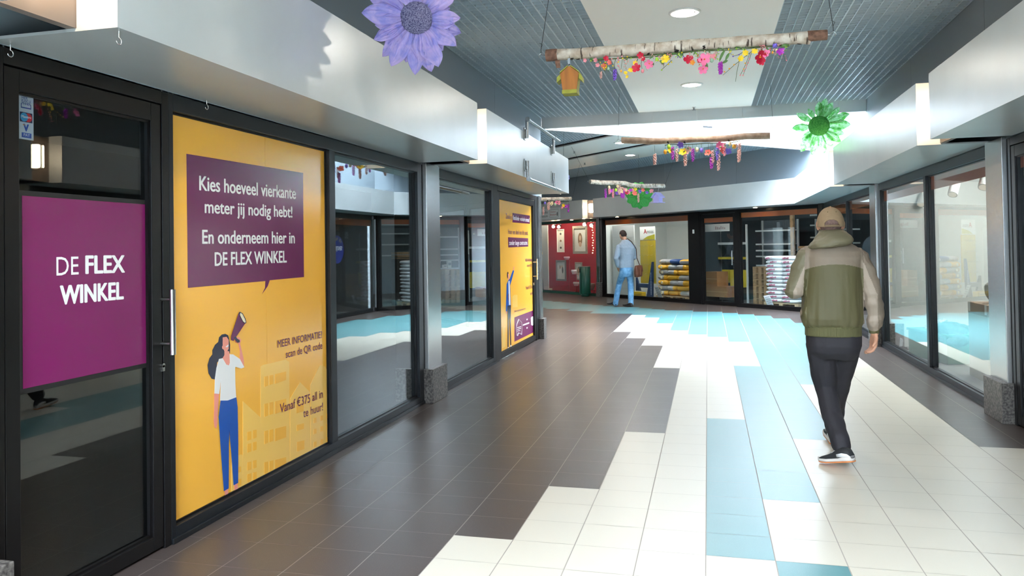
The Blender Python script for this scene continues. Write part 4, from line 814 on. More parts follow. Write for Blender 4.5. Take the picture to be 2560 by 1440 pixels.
paper_flower('green translucent paper flower in front of the skylight', (1.63, 12.2, 3.235), (-1.63, -12.2, -1.7), [(x*.0066, y*.0066) for x, y in [(-57, -2), (-47, 32), (-22, 40), (2, 54), (16, 60), (44, 38), (64, 22), (66, -2), (52, -22), (45, -40), (28, -48), (9, -64), (-16, -66), (-40, -56), (-37, -30), (30, 50)]], .15, gr_p, gr_c, 5, .15, (1.62, 12.3, ZC))
gf = [(math.cos(a)*.33, math.sin(a)*.33) for a in [i*2*PI/11+.2 for i in range(11)]]
paper_flower('green paper flower behind the crooked white log', (-1.56, 18.6, 2.70), (1.5, -18.6, -1.2), gf, .12, mat('plain_green', '3fa348', .6), gr_c, 7, .3, (-1.56, 18.6, ZC))
paper_flower('lilac paper flower peeping out behind the second left fascia', (-2.62, 14.5, 2.83), (1., -.25, 0), [(x*K*.9, -y*K*.9) for x, y in tips], .09, pur_p, pur_c, 9, .17, (-2.62, 14.5, ZC))
# birdhouses
ply = mat('orange_plywood', 'b5712c', .6, noise_amt=.3, noise_scale=30, stretch=(1, 1, .1)); olive = mat('olive_wood', 'a6a63a', .6, noise_amt=.2, noise_scale=20)
t = thing('birdhouse', 'orange plywood birdhouse with olive sides under the near log', 'birdhouse', (-.985, 5.8, 2.66))
cx, cy0, cy1 = -.988, 5.74, 5.86
def hx(px_): return cx+(px_-600)*.000388
def hz(py_): return 2.658+(1135-py_)*.000383
mb = MB(); fr_ = [(hx(600), hz(590)), (hx(420), hz(740)), (hx(465), hz(1062)), (hx(740), hz(1062)), (hx(785), hz(740))]
mb.prism([(x, cy0, z) for x, z in fr_], (0, .012, 0)); obj('front_panel', mb, ply, t)
mb = MB(); mb.prism([(x*.96+cx*.04, cy0+.012, z-.004) for x, z in fr_], (0, cy1-cy0-.012, 0)); obj('body', mb, olive, t)
mb = MB(); mb.box(hx(452), hx(745), cy0-.002, cy1, hz(1138), hz(1064)); obj('base', mb, olive, t, bevel=.002)
for sg, (xa, za), (xb, zb) in ((-1, (425, 735), (348, 905)), (1, (782, 735), (846, 905))):
    mb = MB(); mb.prism([(hx(600), cy0-.004, hz(582)), (hx(xa+sg*12), cy0-.004, hz(za)), (hx(xa+sg*12), cy0-.004, hz(za-22)), (hx(600), cy0-.004, hz(560))], (0, .13, 0))
    mb.prism([(hx(xa), cy0+.01, hz(za)), (hx(xb), cy0+.01, hz(zb-100)), (hx(xb), cy0+.01, hz(zb)), (hx(xa), cy0+.01, hz(zb-60))], (0, .10, 0)); obj('roof_board', mb, olive, t)
mb = MB(); mb.box(hx(578), hx(624), cy0-.004, cy0-.001, hz(605), hz(450)); obj('hanging_strap', mb, galv, t)
lil = mat('lilac_paint', 'b9b2ea', .5); t = thing('birdhouse', 'small lilac birdhouse hanging from the crooked white log', 'birdhouse', (-1.10, 18.2, 2.5))
mb = MB(); B0 = T3((-1.10, 18.2, 2.5)) @ Matrix.Rotation(-.5, 4, 'Z')
mb = MB(B0); mb.prism([(-.075, -.08, 0), (.075, -.08, 0), (.075, -.08, .13), (0, -.08, .2), (-.075, -.08, .13)], (0, .16, 0)); obj('body', mb, lil, t)
mb = MB(B0); mb.box(-.12, .12, -.12, .12, -.012, 0); obj('base', mb, lil, t)
mb = MB(B0); mb.prism([(0, -.12, .215), (-.12, -.12, .10), (-.12, -.12, .115), (0, -.12, .23), (.12, -.12, .115), (.12, -.12, .10)], (0, .24, 0)); obj('roof', mb, lil, t)
mb = MB(); mb.tube([(-1.10, 18.2, 2.72), (-1.08, 18.27, 2.84)], .004, 6); obj('string', mb, clear_cord, t)
# ================================================================== people
def remeshed(mb, voxel, smooth=4, factor=.5):
    me = mb.mesh('tmp'); bm = bmesh.new(); bm.from_mesh(me); bmesh.ops.recalc_face_normals(bm, faces=bm.faces); bm.to_mesh(me); bm.free()
    o = bpy.data.objects.new('tmp', me); COL.objects.link(o)
    r = o.modifiers.new('r', 'REMESH'); r.mode = 'VOXEL'; r.voxel_size = voxel
    if smooth: s = o.modifiers.new('s', 'SMOOTH'); s.iterations = smooth; s.factor = factor
    dg = bpy.context.evaluated_depsgraph_get(); out = bpy.data.meshes.new_from_object(o.evaluated_get(dg))
    bpy.data.objects.remove(o); bpy.data.meshes.remove(me); return out
def mesh_obj(name, me, mats, parent, pick=None, wrinkle=None):
    me.materials.clear()
    for m in mats: me.materials.append(m)
    if wrinkle:
        nm = [v.normal.copy() for v in me.vertices]
        for v, n in zip(me.vertices, nm): v.co = v.co+n*wrinkle(v.co)
    for p in me.polygons:
        p.use_smooth = True; p.material_index = pick(p.center, p.normal) if pick else 0
    me.update(); o = bpy.data.objects.new(name, me); return link(o, parent)
def limb(mb, pts, rad, n=14):
    mb.tube(pts, rad, n)
    for p, r in zip(pts, rad): mb.ball(p, r*.985, n, 8)
def ring(c, rx, ry, n=26, e=2.2, yaw=0., tx=0., ty=0.):
    c = Vector(c); out = []; q = Matrix.Rotation(yaw, 3, 'Z')
    for k in range(n):
        a = 2*PI*k/n; ca, sa = math.cos(a), math.sin(a)
        p = Vector((math.copysign(abs(ca)**(2/e), ca)*rx, math.copysign(abs(sa)**(2/e), sa)*ry, 0)); p.z = p.x*tx+p.y*ty
        out.append(c+q @ p)
    return out
def seq(mb, secs, yaw=0., n=26): mb.loft([ring(s[0], s[1], s[2], n, s[3] if len(s) > 3 else 2.3, yaw, s[4] if len(s) > 4 else 0, s[5] if len(s) > 5 else 0) for s in secs])
skin = mat('skin', 'd9a184', .55, noise_amt=.12, noise_scale=30); 
def hand(mb, wrist, direction, palm_n, curl, side, L=.185):
    """palm and five bent fingers; side=+1 puts the thumb along cross(direction, palm_n)"""
    w0 = Vector(wrist); d = Vector(direction).normalized(); pn = Vector(palm_n); pn = (pn-d*pn.dot(d)).normalized(); s = d.cross(pn).normalized()*side
    for i, off in enumerate((-.030, -.010, .010, .030)):
        mb.tube([w0+s*off*.7, w0+d*L*.25+s*off, w0+d*L*.5+s*off], [.014, .0145, .0125], 10)
        mb.ball(w0+d*L*.5+s*off, .0125, 8, 6)
        f = (.82, .96, 1., .92)[i]*L*.5; p = w0+d*L*.5+s*off; ang = 0; pts = [p]
        for j, fr in enumerate((.45, .32, .25)):
            ang += curl*(1+.12*i)*(.7 if j == 0 else 1); dd = d*math.cos(ang)+pn*math.sin(ang); p = p+dd*f*fr; pts.append(p)
        mb.tube(pts, [.0105, .0098, .009, .0075], 9)
        for p in pts: mb.ball(p, .0088, 8, 5)
    b = w0+d*L*.16+s*.032; t = b+s*.028+d*L*.17+pn*.018; t2 = t+d*L*.15+pn*.012-s*.004
    mb.tube([w0+d*L*.06+s*.015, b, t, t2], [.015, .014, .011, .009], 9); mb.ball(t2, .009, 8, 5); mb.ball(b, .014, 8, 5)
def head(mb, c, fwd, tilt=0., w_=.078, d_=.098, h_=.115):
    """skull, jaw, neck joint, nose, brows, lips and ears; c = centre of the skull"""
    c = Vector(c); f = Vector(fwd).normalized(); up = Vector((0, 0, 1)); sd = f.cross(up).normalized()
    q = Matrix.Rotation(tilt, 3, sd); f2 = q @ f; u2 = q @ up
    P = lambda a, b, h: c+sd*a+f2*b+u2*h
    def blob(a, b, h, rx, ry, rz):
        M = Matrix((sd, f2, u2)).transposed(); mb.ball(P(a, b, h), (rx, ry, rz), 18, 12, q=M.to_quaternion())
    blob(0, 0, .02, w_, d_, .098); blob(0, .018, -.035, w_*.84, d_*.80, .085); blob(0, .045, -.085, w_*.52, .042, .035)
    blob(0, .103, -.012, .013, .02, .026); blob(0, .112, -.028, .015, .013, .011)
    blob(0, .088, .018, .055, .012, .012); blob(0, .092, -.062, .024, .010, .007); blob(0, .090, -.074, .022, .010, .008)
    for s in (-1, 1):
        blob(s*w_*1.03, -.005, -.012, .012, .020, .034); blob(s*w_*1.13, -.016, -.006, .007, .014, .028); blob(s*.030, .083, .002, .013, .010, .009); blob(s*.042, .066, -.03, .022, .02, .022)
    return P
def eyes(parent, P, m=None):
    mb = MB()
    for s in (-1, 1): mb.ball(P(s*.030, .0925, .002), .0065, 8, 6)
    obj('eyes', mb, mat('eye_dark', '2a2320', .3), parent)
# ---------------------------------------------------------------- man in the foreground, walking away
t = thing('person', 'person in olive and taupe jacket, tan cap and black trousers walking away on the right', 'person', (.82, 5.8, 0))
body = MB(); PH = head(body, (.838, 5.82, 1.632), (0.05, 1, 0), .0)
limb(body, [(.842, 5.79, 1.50), (.84, 5.80, 1.58)], [.060, .056])
seq(body, [((.838, 5.8, .80), .15, .10), ((.838, 5.8, 1.0), .15, .10), ((.84, 5.8, 1.25), .165, .11), ((.845, 5.79, 1.42), .17, .09), ((.843, 5.79, 1.50), .07, .06)])
sh_l, el_l, wr_l = (.675, 5.79, 1.41), (.578, 5.76, 1.155), (.665, 5.99, 1.185)
sh_r, el_r, wr_r = (1.015, 5.79, 1.405), (1.088, 5.765, 1.145), (1.110, 5.83, .865)
limb(body, [sh_l, el_l, wr_l], [.05, .04, .028]); limb(body, [sh_r, el_r, wr_r], [.05, .04, .027])
hand(body, wr_r, (-.10, .04, -1), (-.55, -.15, .0), .42, -1, .165)
hand(body, wr_l, (.45, .85, .25), (.2, -.2, 1), .5, -1, .17)
kn_l, an_l = (.785, 5.86, .475), (.842, 5.575, .125); kn_r, an_r = (.895, 5.98, .47), (.884, 6.20, .12)
limb(body, [(.755, 5.80, .82), kn_l, an_l], [.075, .05, .036]); limb(body, [(.92, 5.80, .82), kn_r, an_r], [.075, .05, .036])
mesh_obj('body', remeshed(body, .0055, 3), [skin], t); eyes(t, PH)
hairm = mat('grey_hair', '8a6f68', .8, noise_amt=.3, noise_scale=90)
mb = MB(); mb.ball((.838, 5.812, 1.648), (.079, .096, .090), 24, 14); obj('hair', mb, hairm, t)
olive = mat('jacket_olive', '5c573a', .62, bump=.25, bump_scale=14, stretch=(1, 1, .35)); taupe = mat('jacket_taupe', '87796a', .6, bump=.2, bump_scale=12); beige = mat('jacket_beige', 'a99a8b', .6, bump=.25, bump_scale=14); khaki = mat('jacket_khaki', '736d56', .55, bump=.3, bump_scale=18); rib_m = mat('jacket_rib', '5f5d3c', .8, bump=.5, bump_scale=90, stretch=(1, 1, .02))
jk = MB()
seq(jk, [((.836, 5.795, .905), .172, .122), ((.834, 5.795, .935), .196, .142), ((.832, 5.795, .975), .2065, .150), ((.833, 5.795, 1.05), .203, .150), ((.837, 5.795, 1.15), .197, .150), ((.840, 5.795, 1.25), .192, .150), ((.843, 5.793, 1.33), .191, .148),
         ((.846, 5.79, 1.40), .196, .132), ((.848, 5.79, 1.44), .188, .115), ((.847, 5.79, 1.475), .150, .098), ((.845, 5.79, 1.505), .105, .08), ((.844, 5.79, 1.535), .075, .07)], n=36)
limb(jk, [(.69, 5.79, 1.405), (.635, 5.775, 1.30), (.580, 5.755, 1.165), (.612, 5.86, 1.175), (.650, 5.95, 1.18)], [.076, .073, .068, .060, .048])
limb(jk, [(1.005, 5.79, 1.395), (1.055, 5.775, 1.28), (1.090, 5.765, 1.15), (1.108, 5.785, 1.04), (1.112, 5.81, .955), (1.110, 5.822, .925)], [.074, .067, .060, .056, .054, .040])
def jw(p):
    q = Vector((p.x*9, p.y*9, p.z*3.2)); a = noise.noise(q)*.009
    low = max(0, min(1, (1.25-p.z)/.3)); a += low*.013*noise.noise(Vector((p.x*26, p.y*26, p.z*2.5)))
    if p.x < .66 or p.x > 1.03: a += .013*noise.noise(Vector((p.x*7, p.y*9, p.z*22)))
    return a
def jpick(c, n):
    if c.z < .925 and .64 < c.x < 1.03: return 4
    if c.x < .655-.02*(1.42-c.z)/.3+0 and c.z < 1.455:   # left sleeve
        ax = .690-(1.405-c.z)*.44 if c.z > 1.16 else .585
        return 3 if c.x < ax-.014 and c.y < 5.86 else 2
    if c.x > 1.028 and c.z < 1.43:
        ax = 1.005+(1.395-c.z)*.36 if c.z > 1.15 else 1.098+(1.15-c.z)*.05
        return 1 if c.x > ax+.014 else 2
    if c.z > 1.352-1.0*(c.x-.842)**2: return 1
    return 0
mesh_obj('jacket', remeshed(jk, .0042, 6), [olive, taupe, beige, khaki, rib_m], t, jpick, jw)
mb = MB(); mb.loft([ring((.836, 5.795, z), .1855+.004*b_, .134+.004*b_, 40) for z, b_ in ((.922, .5), (.912, 0), (.885, -.2), (.86, 0), (.853, -.3), (.853, -3))]); obj('waistband', mb, rib_m, t)
mb = MB(); mb.tube([(1.110, 5.822, .925), (1.1095, 5.828, .912), (1.108, 5.832, .872), (1.108, 5.832, .866)], [.036, .0355, .0335, .030], 20); obj('cuff', mb, rib_m, t)
mb = MB(); mb.tube([(.648, 5.945, 1.18), (.662, 5.985, 1.186)], [.040, .036], 18); obj('cuff', mb, rib_m, t)
hd = MB()
hd.loft([ring((.842, 5.80, 1.588), .066, .066, 32, 2.), ring((.842, 5.795, 1.586), .082, .082, 32, 2., 0, .05), ring((.840, 5.78, 1.560), .102, .100, 32, 2., 0, .10), ring((.834, 5.765, 1.528), .128, .122, 32, 2.1, 0, .12), ring((.828, 5.752, 1.498), .146, .128, 32, 2.2, 0, .13), ring((.826, 5.748, 1.478), .140, .122, 32, 2.2, 0, .14), ring((.83, 5.76, 1.468), .10, .09, 32, 2., 0, .1)])
def hw(p): return .010*noise.noise(Vector((p.x*13+p.z*10, p.y*11, p.z*16)))+.006*noise.noise(Vector((p.x*5, p.y*30, p.z*34)))
mesh_obj('hood', remeshed(hd, .006, 3), [khaki], t, None, hw)
tr = MB(); black_t = mat('trousers_black', '26242a', .75, bump=.25, bump_scale=16, stretch=(1, 1, .5))
seq(tr, [((.837, 5.8, .93), .165, .115), ((.838, 5.8, .86), .178, .128), ((.838, 5.79, .79), .180, .135), ((.838, 5.79, .74), .168, .120), ((.838, 5.80, .69), .140, .09)], n=30)
limb(tr, [(.752, 5.80, .79), (.765, 5.82, .64), (.790, 5.855, .475), (.812, 5.74, .30), (.836, 5.605, .175), (.841, 5.58, .135)], [.098, .088, .074, .068, .064, .060])
limb(tr, [(.925, 5.80, .79), (.910, 5.88, .64), (.895, 5.97, .48), (.885, 6.07, .30), (.882, 6.18, .14)], [.096, .084, .072, .064, .062])
mesh_obj('trousers', remeshed(tr, .0075, 3), [black_t], t, None, lambda p: .010*noise.noise(Vector((p.x*10, p.y*10, p.z*6)))+.004*noise.noise(Vector((p.x*24, p.y*20, p.z*9))))
tan = mat('cap_tan', '9c8467', .8, noise_amt=.08, noise_scale=40, bump=.15, bump_scale=200)
cp = thing  # cap with brim, strap and button
rows = []
CN = 160
vs = []; fs = []; HZ = 72
for a in range(HZ+1):
    ph = PI/2*a/HZ
    for k in range(CN):
        an = 2*PI*k/CN
        vs.append(Vector((.838+.0935*math.cos(an)*math.cos(ph)**.9, 5.815+.110*math.sin(an)*math.cos(ph)**.9, 1.613+.004*math.sin(an)+.138*math.sin(ph))))
for a in range(HZ):
    for k in range(CN):
        k2 = (k+1) % CN; c = (vs[a*CN+k]+vs[(a+1)*CN+k2])/2
        opening = c.y < 5.815 and ((c.x-.832)/.047)**2+((c.z-1.624)/.036)**2 < 1
        if not opening: fs.append((a*CN+k, a*CN+k2, (a+1)*CN+k2, (a+1)*CN+k))
mb = MB(); mb.add(vs, fs, True); cap = obj('cap', mb, tan, t); sd_ = cap.modifiers.new('thick', 'SOLIDIFY'); sd_.thickness = .003
mb = MB(); mb.loft([ring((.838, 5.905, 1.612+.0), .07, .0, 3)] if False else [[Vector((.838+.085*math.cos(a)*s, 5.90+(.105*math.sin(a))*s+.0, 1.625-.018*math.cos(a)**2-.02*s*math.sin(a))) for a in [2*PI*k/20 for k in range(20)]] for s in (1., 1.02, .98)]); obj('brim', mb, tan, cap)
mb = MB(); pts = [(.838+.0945*math.cos(a), 5.815+.111*math.sin(a), 1.618) for a in [PI*1.5-.55+1.1*i/8 for i in range(9)]]
for (x0, y0, z0), (x1, y1, z1) in zip(pts[:-1], pts[1:]): mb.prism([(x0, y0, z0-.008), (x1, y1, z1-.008), (x1, y1, z1+.006), (x0, y0, z0+.006)], (0, -.002, 0))
obj('strap', mb, mat('cap_strap', '7d6a52', .8), cap)
mb = MB(); mb.ball((.838, 5.815, 1.752), (.010, .010, .005), 10, 6); obj('button', mb, tan, cap)
mb = MB()
for x in (.812, .866): mb.ball((x, 5.742, 1.714), .0032, 6, 4)
obj('eyelets', mb, mat('cap_eyelet', '6b5840', .8), cap)
# shoes
shoe_b = mat('shoe_black', '26282b', .7, noise_amt=.3, noise_scale=120); sole_w = mat('shoe_sole', 'd8d4d0', .6); sole_o = mat('shoe_sole_orange', 'e08a4d', .6); lace_m = mat('lace_grey', 'b7b7b4', .7)
def shoe(parent, toe, heel, lift, mats_=None):
    """lofted running shoe from heel to toe; lift raises the heel"""
    T_, H_ = Vector(toe), Vector(heel); d = (T_-H_); L = d.length; f = d.normalized(); s = f.cross(Vector((0, 0, 1))).normalized(); u = s.cross(f).normalized()
    prof = [(0.0, .024, .055), (.06, .033, .085), (.2, .036, .098), (.36, .037, .088), (.5, .042, .068), (.68, .047, .055), (.85, .042, .046), (.95, .028, .036), (1., .012, .026)]
    def rg(t_, hw, z0, z1): 
        c = H_+f*L*t_; n = 18; o = []
        for k in range(n):
            a = 2*PI*k/n; o.append(c+s*hw*math.copysign(abs(math.cos(a))**.8, math.cos(a))+u*((z0+z1)/2+(z1-z0)/2*math.copysign(abs(math.sin(a))**.7, math.sin(a))))
        return o
    spring = lambda t_: .012*max(0, (t_-.6)/.4)**2
    mb = MB(); mb.loft([rg(t_, w_, .022+spring(t_), h_) for t_, w_, h_ in prof]); up = obj('shoe', mb, (mats_ or [shoe_b])[0], parent)
    mb = MB(); mb.loft([rg(min(1.02, max(-.02, t_)), w_*1.10+.002, .005+spring(t_), .032+spring(t_)+.010*(t_ < .3)) for t_, w_, h_ in prof]); obj('sole', mb, (mats_ or [0, sole_w])[1], up)
    if not mats_:
        mb = MB(); mb.loft([rg(min(1.02, max(-.02, t_)), w_*1.06, -.001+spring(t_), .010+spring(t_)) for t_, w_, h_ in prof]); obj('outsole', mb, sole_o, up)
        mb = MB()
        for t_, w_, h_ in ((.44, .03, .079), (.52, .032, .068), (.6, .033, .062)): c = H_+f*L*t_+u*h_; mb.tube([c-s*w_*.7-u*.004, c+u*.003, c+s*w_*.7-u*.004], .003, 6)
        obj('laces', mb, lace_m, up)
        mb = MB(); mb.loft([rg(t_, w_*1.05, .03, h_*.75) for t_, w_, h_ in prof[:4]]); obj('heel_panel', mb, mat('shoe_heel', 'e4e6ea', .5), up)
    return up
shoe(t, (.715, 5.655, .0), (.900, 5.478, .062), 0)
shoe(t, (.872, 6.41, .035), (.885, 6.165, .0), 0)
# ---------------------------------------------------------------- man by the pet food window
t = thing('person', 'person in pale grey blazer and blue jeans stooping before the pet food window', 'person', (-2.0, 19.4, 0))
F2 = Vector((-.55, .83, 0)).normalized(); yw = math.atan2(F2.y, F2.x)-PI/2
def at2(a, b, z, c=(-1.975, 19.32)):   # a: to his right, b: forward
    r = Vector((F2.y, -F2.x, 0)); p = Vector((c[0], c[1], z))+r*a+F2*b; return p
body = MB(); hc = at2(-.02, .10, 1.765); PH = head(body, hc, F2, -.55, .078, .098)
limb(body, [at2(0, -.02, 1.58), at2(-.01, .05, 1.69)], [.06, .055])
seq(body, [(at2(0, 0, .85), .15, .10), (at2(0, 0, 1.1), .15, .10), (at2(0, -.02, 1.35), .18, .11), (at2(0, -.02, 1.55), .17, .08), (at2(0, 0, 1.62), .07, .06)], yw)
SL, EL, WL = at2(-.195, 0, 1.475), at2(-.285, -.01, 1.20), at2(-.20, .06, .98); SR, ER, WR = at2(.19, -.02, 1.47), at2(.25, .02, 1.22), at2(.20, .22, 1.08)
limb(body, [SL, EL, WL], [.05, .042, .03]); limb(body, [SR, ER, WR], [.05, .042, .03])
hand(body, WL, F2*.15+Vector((.3, 0, -.8)), (.3, .3, 0), .5, 1, .17); hand(body, WR, F2*.8+Vector((-.3, 0, .1)), (0, 0, 1), .5, 1, .17)
aL, aR = Vector((-2.28, 19.46, .10)), Vector((-1.875, 19.30, .10)); kL, kR = Vector((-2.17, 19.46, .56)), Vector((-1.88, 19.38, .56))
limb(body, [at2(-.09, 0, .88), kL, aL], [.085, .055, .038]); limb(body, [at2(.09, 0, .88), kR, aR], [.085, .055, .038])
mesh_obj('body', remeshed(body, .008, 2), [skin], t); eyes(t, PH)
hr = MB()
for a, b, h, r3 in ((0, -.02, .045, (.084, .095, .085)), (0, -.045, .0, (.08, .065, .075))):
    hr.ball(PH(a, b, h), r3, 18, 12, q=Matrix.Rotation(yw, 3, 'Z').to_quaternion())
mesh_obj('hair', remeshed(hr, .008, 2), [mat('dark_brown_hair', '3f2c26', .8, noise_amt=.4, noise_scale=120)], t, None, lambda p: .004*noise.noise(p*60))
blaz = mat('blazer_grey_blue', 'a5b2c2', .85, noise_amt=.10, noise_scale=90); jk = MB()
seq(jk, [(at2(.0, .01, .955), .205, .135), (at2(0, 0, 1.02), .20, .138), (at2(0, -.01, 1.15), .19, .132), (at2(0, -.03, 1.30), .20, .14), (at2(0, -.035, 1.45), .215, .13), (at2(0, -.03, 1.54), .20, .10), (at2(0, -.01, 1.60), .13, .085), (at2(0, .015, 1.655), .075, .072)], yw, 30)
limb(jk, [SL, EL, WL+Vector((0, 0, .03))], [.074, .064, .052]); limb(jk, [SR, ER, WR], [.075, .066, .05])
mesh_obj('blazer', remeshed(jk, .010, 3), [blaz], t, None, lambda p: .008*noise.noise(Vector((p.x*9, p.y*9, p.z*4)))+.004*noise.noise(p*22))
jn = MB(); jean = mat('jeans_light_blue', '7fb0d6', .85, noise_amt=.25, noise_scale=14, col2='5f93bf')
seq(jn, [(at2(0, 0, 1.0), .165, .115), (at2(0, -.01, .90), .180, .135), (at2(0, -.01, .80), .178, .13), (at2(0, 0, .74), .16, .11)], yw, 28)
limb(jn, [at2(-.095, 0, .80), kL, aL+Vector((.02, 0, .03)), aL+Vector((.01, 0, -.03))], [.098, .075, .070, .072]); limb(jn, [at2(.095, 0, .80), kR, aR+Vector((0, .01, .03)), aR+Vector((0, 0, -.03))], [.098, .075, .070, .072])
mesh_obj('jeans', remeshed(jn, .010, 3), [jean], t, None, lambda p: .007*noise.noise(Vector((p.x*8, p.y*8, p.z*7))))
ms_ = [mat('loafer_black', '1f1e22', .5), mat('loafer_sole', '2b2725', .7)]
shoe(t, (-2.49, 19.55, .02), (-2.235, 19.42, .02), 0, ms_); shoe(t, (-2.075, 19.36, 0), (-1.83, 19.22, 0), 0, ms_)
brown = mat('bag_leather', '6d3f2d', .5, noise_amt=.2, noise_scale=20)
t = thing('shoulder_bag', 'brown leather shoulder bag on the hip of the person in jeans', 'bag', (-1.68, 19.24, .74))
MBG = T3((-1.668, 19.22, .735)) @ Matrix.Rotation(yw+.55, 4, 'Z') @ Matrix.Rotation(-.06, 4, 'Y')
mb = MB(MBG); mb.loft([[Vector((x*sx, y*sy, z)) for x, y in [(math.copysign(abs(math.cos(a))**.45, math.cos(a))*.14, math.copysign(abs(math.sin(a))**.6, math.sin(a))*.055) for a in [2*PI*k/28 for k in range(28)]]] for z, sx, sy in ((0, .86, .7), (.012, .98, .95), (.10, 1.02, 1.1), (.20, .98, .95), (.27, .88, .6), (.285, .8, .3))]); bg_ = obj('pouch', mb, brown, t)
mb = MB(MBG); mb.prism([(-.12, -.062, .12), (.12, -.062, .12), (.115, -.05, .275), (-.115, -.05, .275)], (0, -.008, 0)); obj('flap', mb, brown, t, bevel=.004)
mb = MB(MBG); mb.tube([(-.02, -.07, .05), (-.03, -.078, .15), (.01, -.075, .22)], .006, 6); obj('tassel', mb, mat('bag_tassel', '9a6a4c', .6), t)
mb = MB(); sp = [MBG @ Vector((.10, 0, .26)), at2(.285, -.03, 1.20), at2(.235, -.10, 1.42), at2(.11, -.10, 1.60), at2(.03, -.055, 1.675), at2(-.06, .02, 1.66)]
mb.tube(sp, .011, 8); obj('strap', mb, mat('bag_strap', '4d332b', .6), t)
# ================================================================== shop contents
def superball(mb, M, r, e=.5, n=20, m=12, seed=0, nz=.05):
    vs = []; sg = lambda c, k: math.copysign(abs(c)**k, c)
    for i in range(m+1):
        ph = -PI/2+PI*i/m
        for k in range(n):
            a = 2*PI*k/n; p = Vector((r[0]*sg(math.cos(a), e)*sg(math.cos(ph), .45), r[1]*sg(math.sin(a), e)*sg(math.cos(ph), .45), r[2]*sg(math.sin(ph), .75)))
            p.z *= 1-.38*(abs(p.x)/r[0])**6
            p *= 1+nz*noise.noise(Vector((p.x*7, p.y*7, p.z*12))+Vector((seed*3.1, 0, 0))); vs.append(M @ p)
    fs = [(i*n+k, i*n+(k+1) % n, (i+1)*n+(k+1) % n, (i+1)*n+k) for i in range(m) for k in range(n)]
    mb.add(vs, fs, True)
def fM(u, wv, z, yaw=0.): return FAC @ T3((u, wv, z)) @ Matrix.Rotation(yaw, 4, 'Z')
pal_m = mat('pallet_wood', 'c3a985', .8, noise_amt=.25, noise_scale=14); crate_m = mat('crate_wood', 'a98a66', .8, noise_amt=.3, noise_scale=14); card_m = mat('cardboard', 'a97a4f', .85, noise_amt=.12, noise_scale=10)
def pallet(u0, u1, w0, w1, z, label, m=pal_m, h=.125, group=None):
    t = thing('pallet', label, 'pallet', fac((u0+u1)/2, (w0+w1)/2, z), group=group)
    mb = MB(FAC); n = 6; d = (w1-w0)/(n-.35)
    for i in range(n): mb.box(u0, u1, w0+i*d, w0+i*d+d*.65, z+h-.022, z+h)
    obj('deck_board', mb, m, t)
    for i in range(3):
        mb = MB(FAC); x = u0+(u1-u0-.1)*i/2; 
        for k in range(3): y = w0+(w1-w0-.1)*k/2; mb.box(x, x+.1, y, y+.1, z+.02, z+h-.022)
        mb.box(x, x+.1, w0, w1, z, z+.02); obj('runner', mb, m, t)
    return t
def price_sheet(u, wv, z0, z1, w_, lean, label, tilt=.0):
    t = thing('price_sheet', label, 'paper sheet', fac(u, wv, z0)); M = FAC @ T3((u, wv, z0)) @ Matrix.Rotation(-lean, 4, 'X') @ Matrix.Rotation(tilt, 4, 'Y')
    mb = MB(M); h = (z1-z0)/math.cos(lean); mb.box(-w_/2, w_/2, -.002, 0, 0, h); obj('paper', mb, mat('paper_white', 'e9edf0', .6), t)
    mb = MB(M)
    for i in range(5): mb.box(-w_*.36, w_*(.36-.1*(i % 2)), 0, .0008, h*(.85-.15*i)-.006, h*(.85-.15*i)+.006)
    obj('printed_lines', mb, mat('paper_ink', '9aa3ad', .6), t)
# --- white sacks
sack_w = mat('sack_white', 'e9e7ea', .45, bump=.2, bump_scale=25); sack_p = mat('sack_pink_print', 'c26a84', .45)
def sack(name, u, wv, z, r, mats_, label, grp, seed, split, print_=None):
    t = thing(name, label, 'sack', fac(u, wv, z), group=grp); rnd = random.Random(seed)
    M = fM(u+rnd.uniform(-.015, .015), wv+rnd.uniform(-.02, .02), z, rnd.uniform(-.05, .05))
    mb = MB(M); superball(mb, I4, r, .42, 26, 14, seed, .07)
    me_f = mb.f; inv = M.inverted(); mi = []
    for f in me_f:
        c = inv @ (sum((mb.v[i] for i in f), Vector())/len(f)); mi.append(split(c, r))
    mb.mi = mi; obj('bag', mb, mats_, t)
    if print_: print_(M, r, t, seed)
    return t
def pink_print(M, r, t, seed):
    rnd = random.Random(seed); mb = MB(M); a = rnd.uniform(-.6, -.1); 
    x0, x1 = r[0]*a, r[0]*(a+.75)
    for i in range(6):
        xa, xb = x0+(x1-x0)*i/6, x0+(x1-x0)*(i+.8)/6; mb.box(xa, xb, r[1]*.97, r[1]*1.012, -r[2]*.34+.008*math.sin(i), r[2]*.30+.006*math.cos(i*2))
    obj('pink_print', mb, sack_p, t)
pallet(.98, 1.96, -1.12, -.36, .004, 'pale pallet under the stack of white sacks')
for r_ in range(12):
    for c_ in range(2):
        pos = 'left' if c_ else 'right'
        sack('white_sack', 1.235+c_*.475, -.68, .178+r_*.0895, (.245, .32, .05), [sack_w], 'white sack with pink print in the %s column, %s' % (pos, 'topmost' if r_ == 11 else 'lowest, on the pallet' if r_ == 0 else 'row %d above the pallet' % (r_+1)), 'white sacks stacked on a pallet', r_*2+c_, lambda c, r: 0, pink_print)
price_sheet(1.53, -.12, .02, .32, .19, .30, 'white price sheet leaning in front of the white sacks', .2)
for i in range(6): pallet(2.28, 2.72, -1.35, -.85, .01+i*.155, 'wooden pallet stacked beside the white sacks, %s' % ('at the bottom' if i == 0 else 'on top' if i == 5 else 'layer %d' % (i+1)), crate_m, .15, 'stacked wooden pallets')
t = thing('wooden_crate', 'small brown wooden crate high behind the white sacks', 'crate', fac(1.45, -1.5, 1.27))
mb = MB(FAC); mb.box(1.1, 1.75, -1.75, -1.35, 1.25, 1.27)
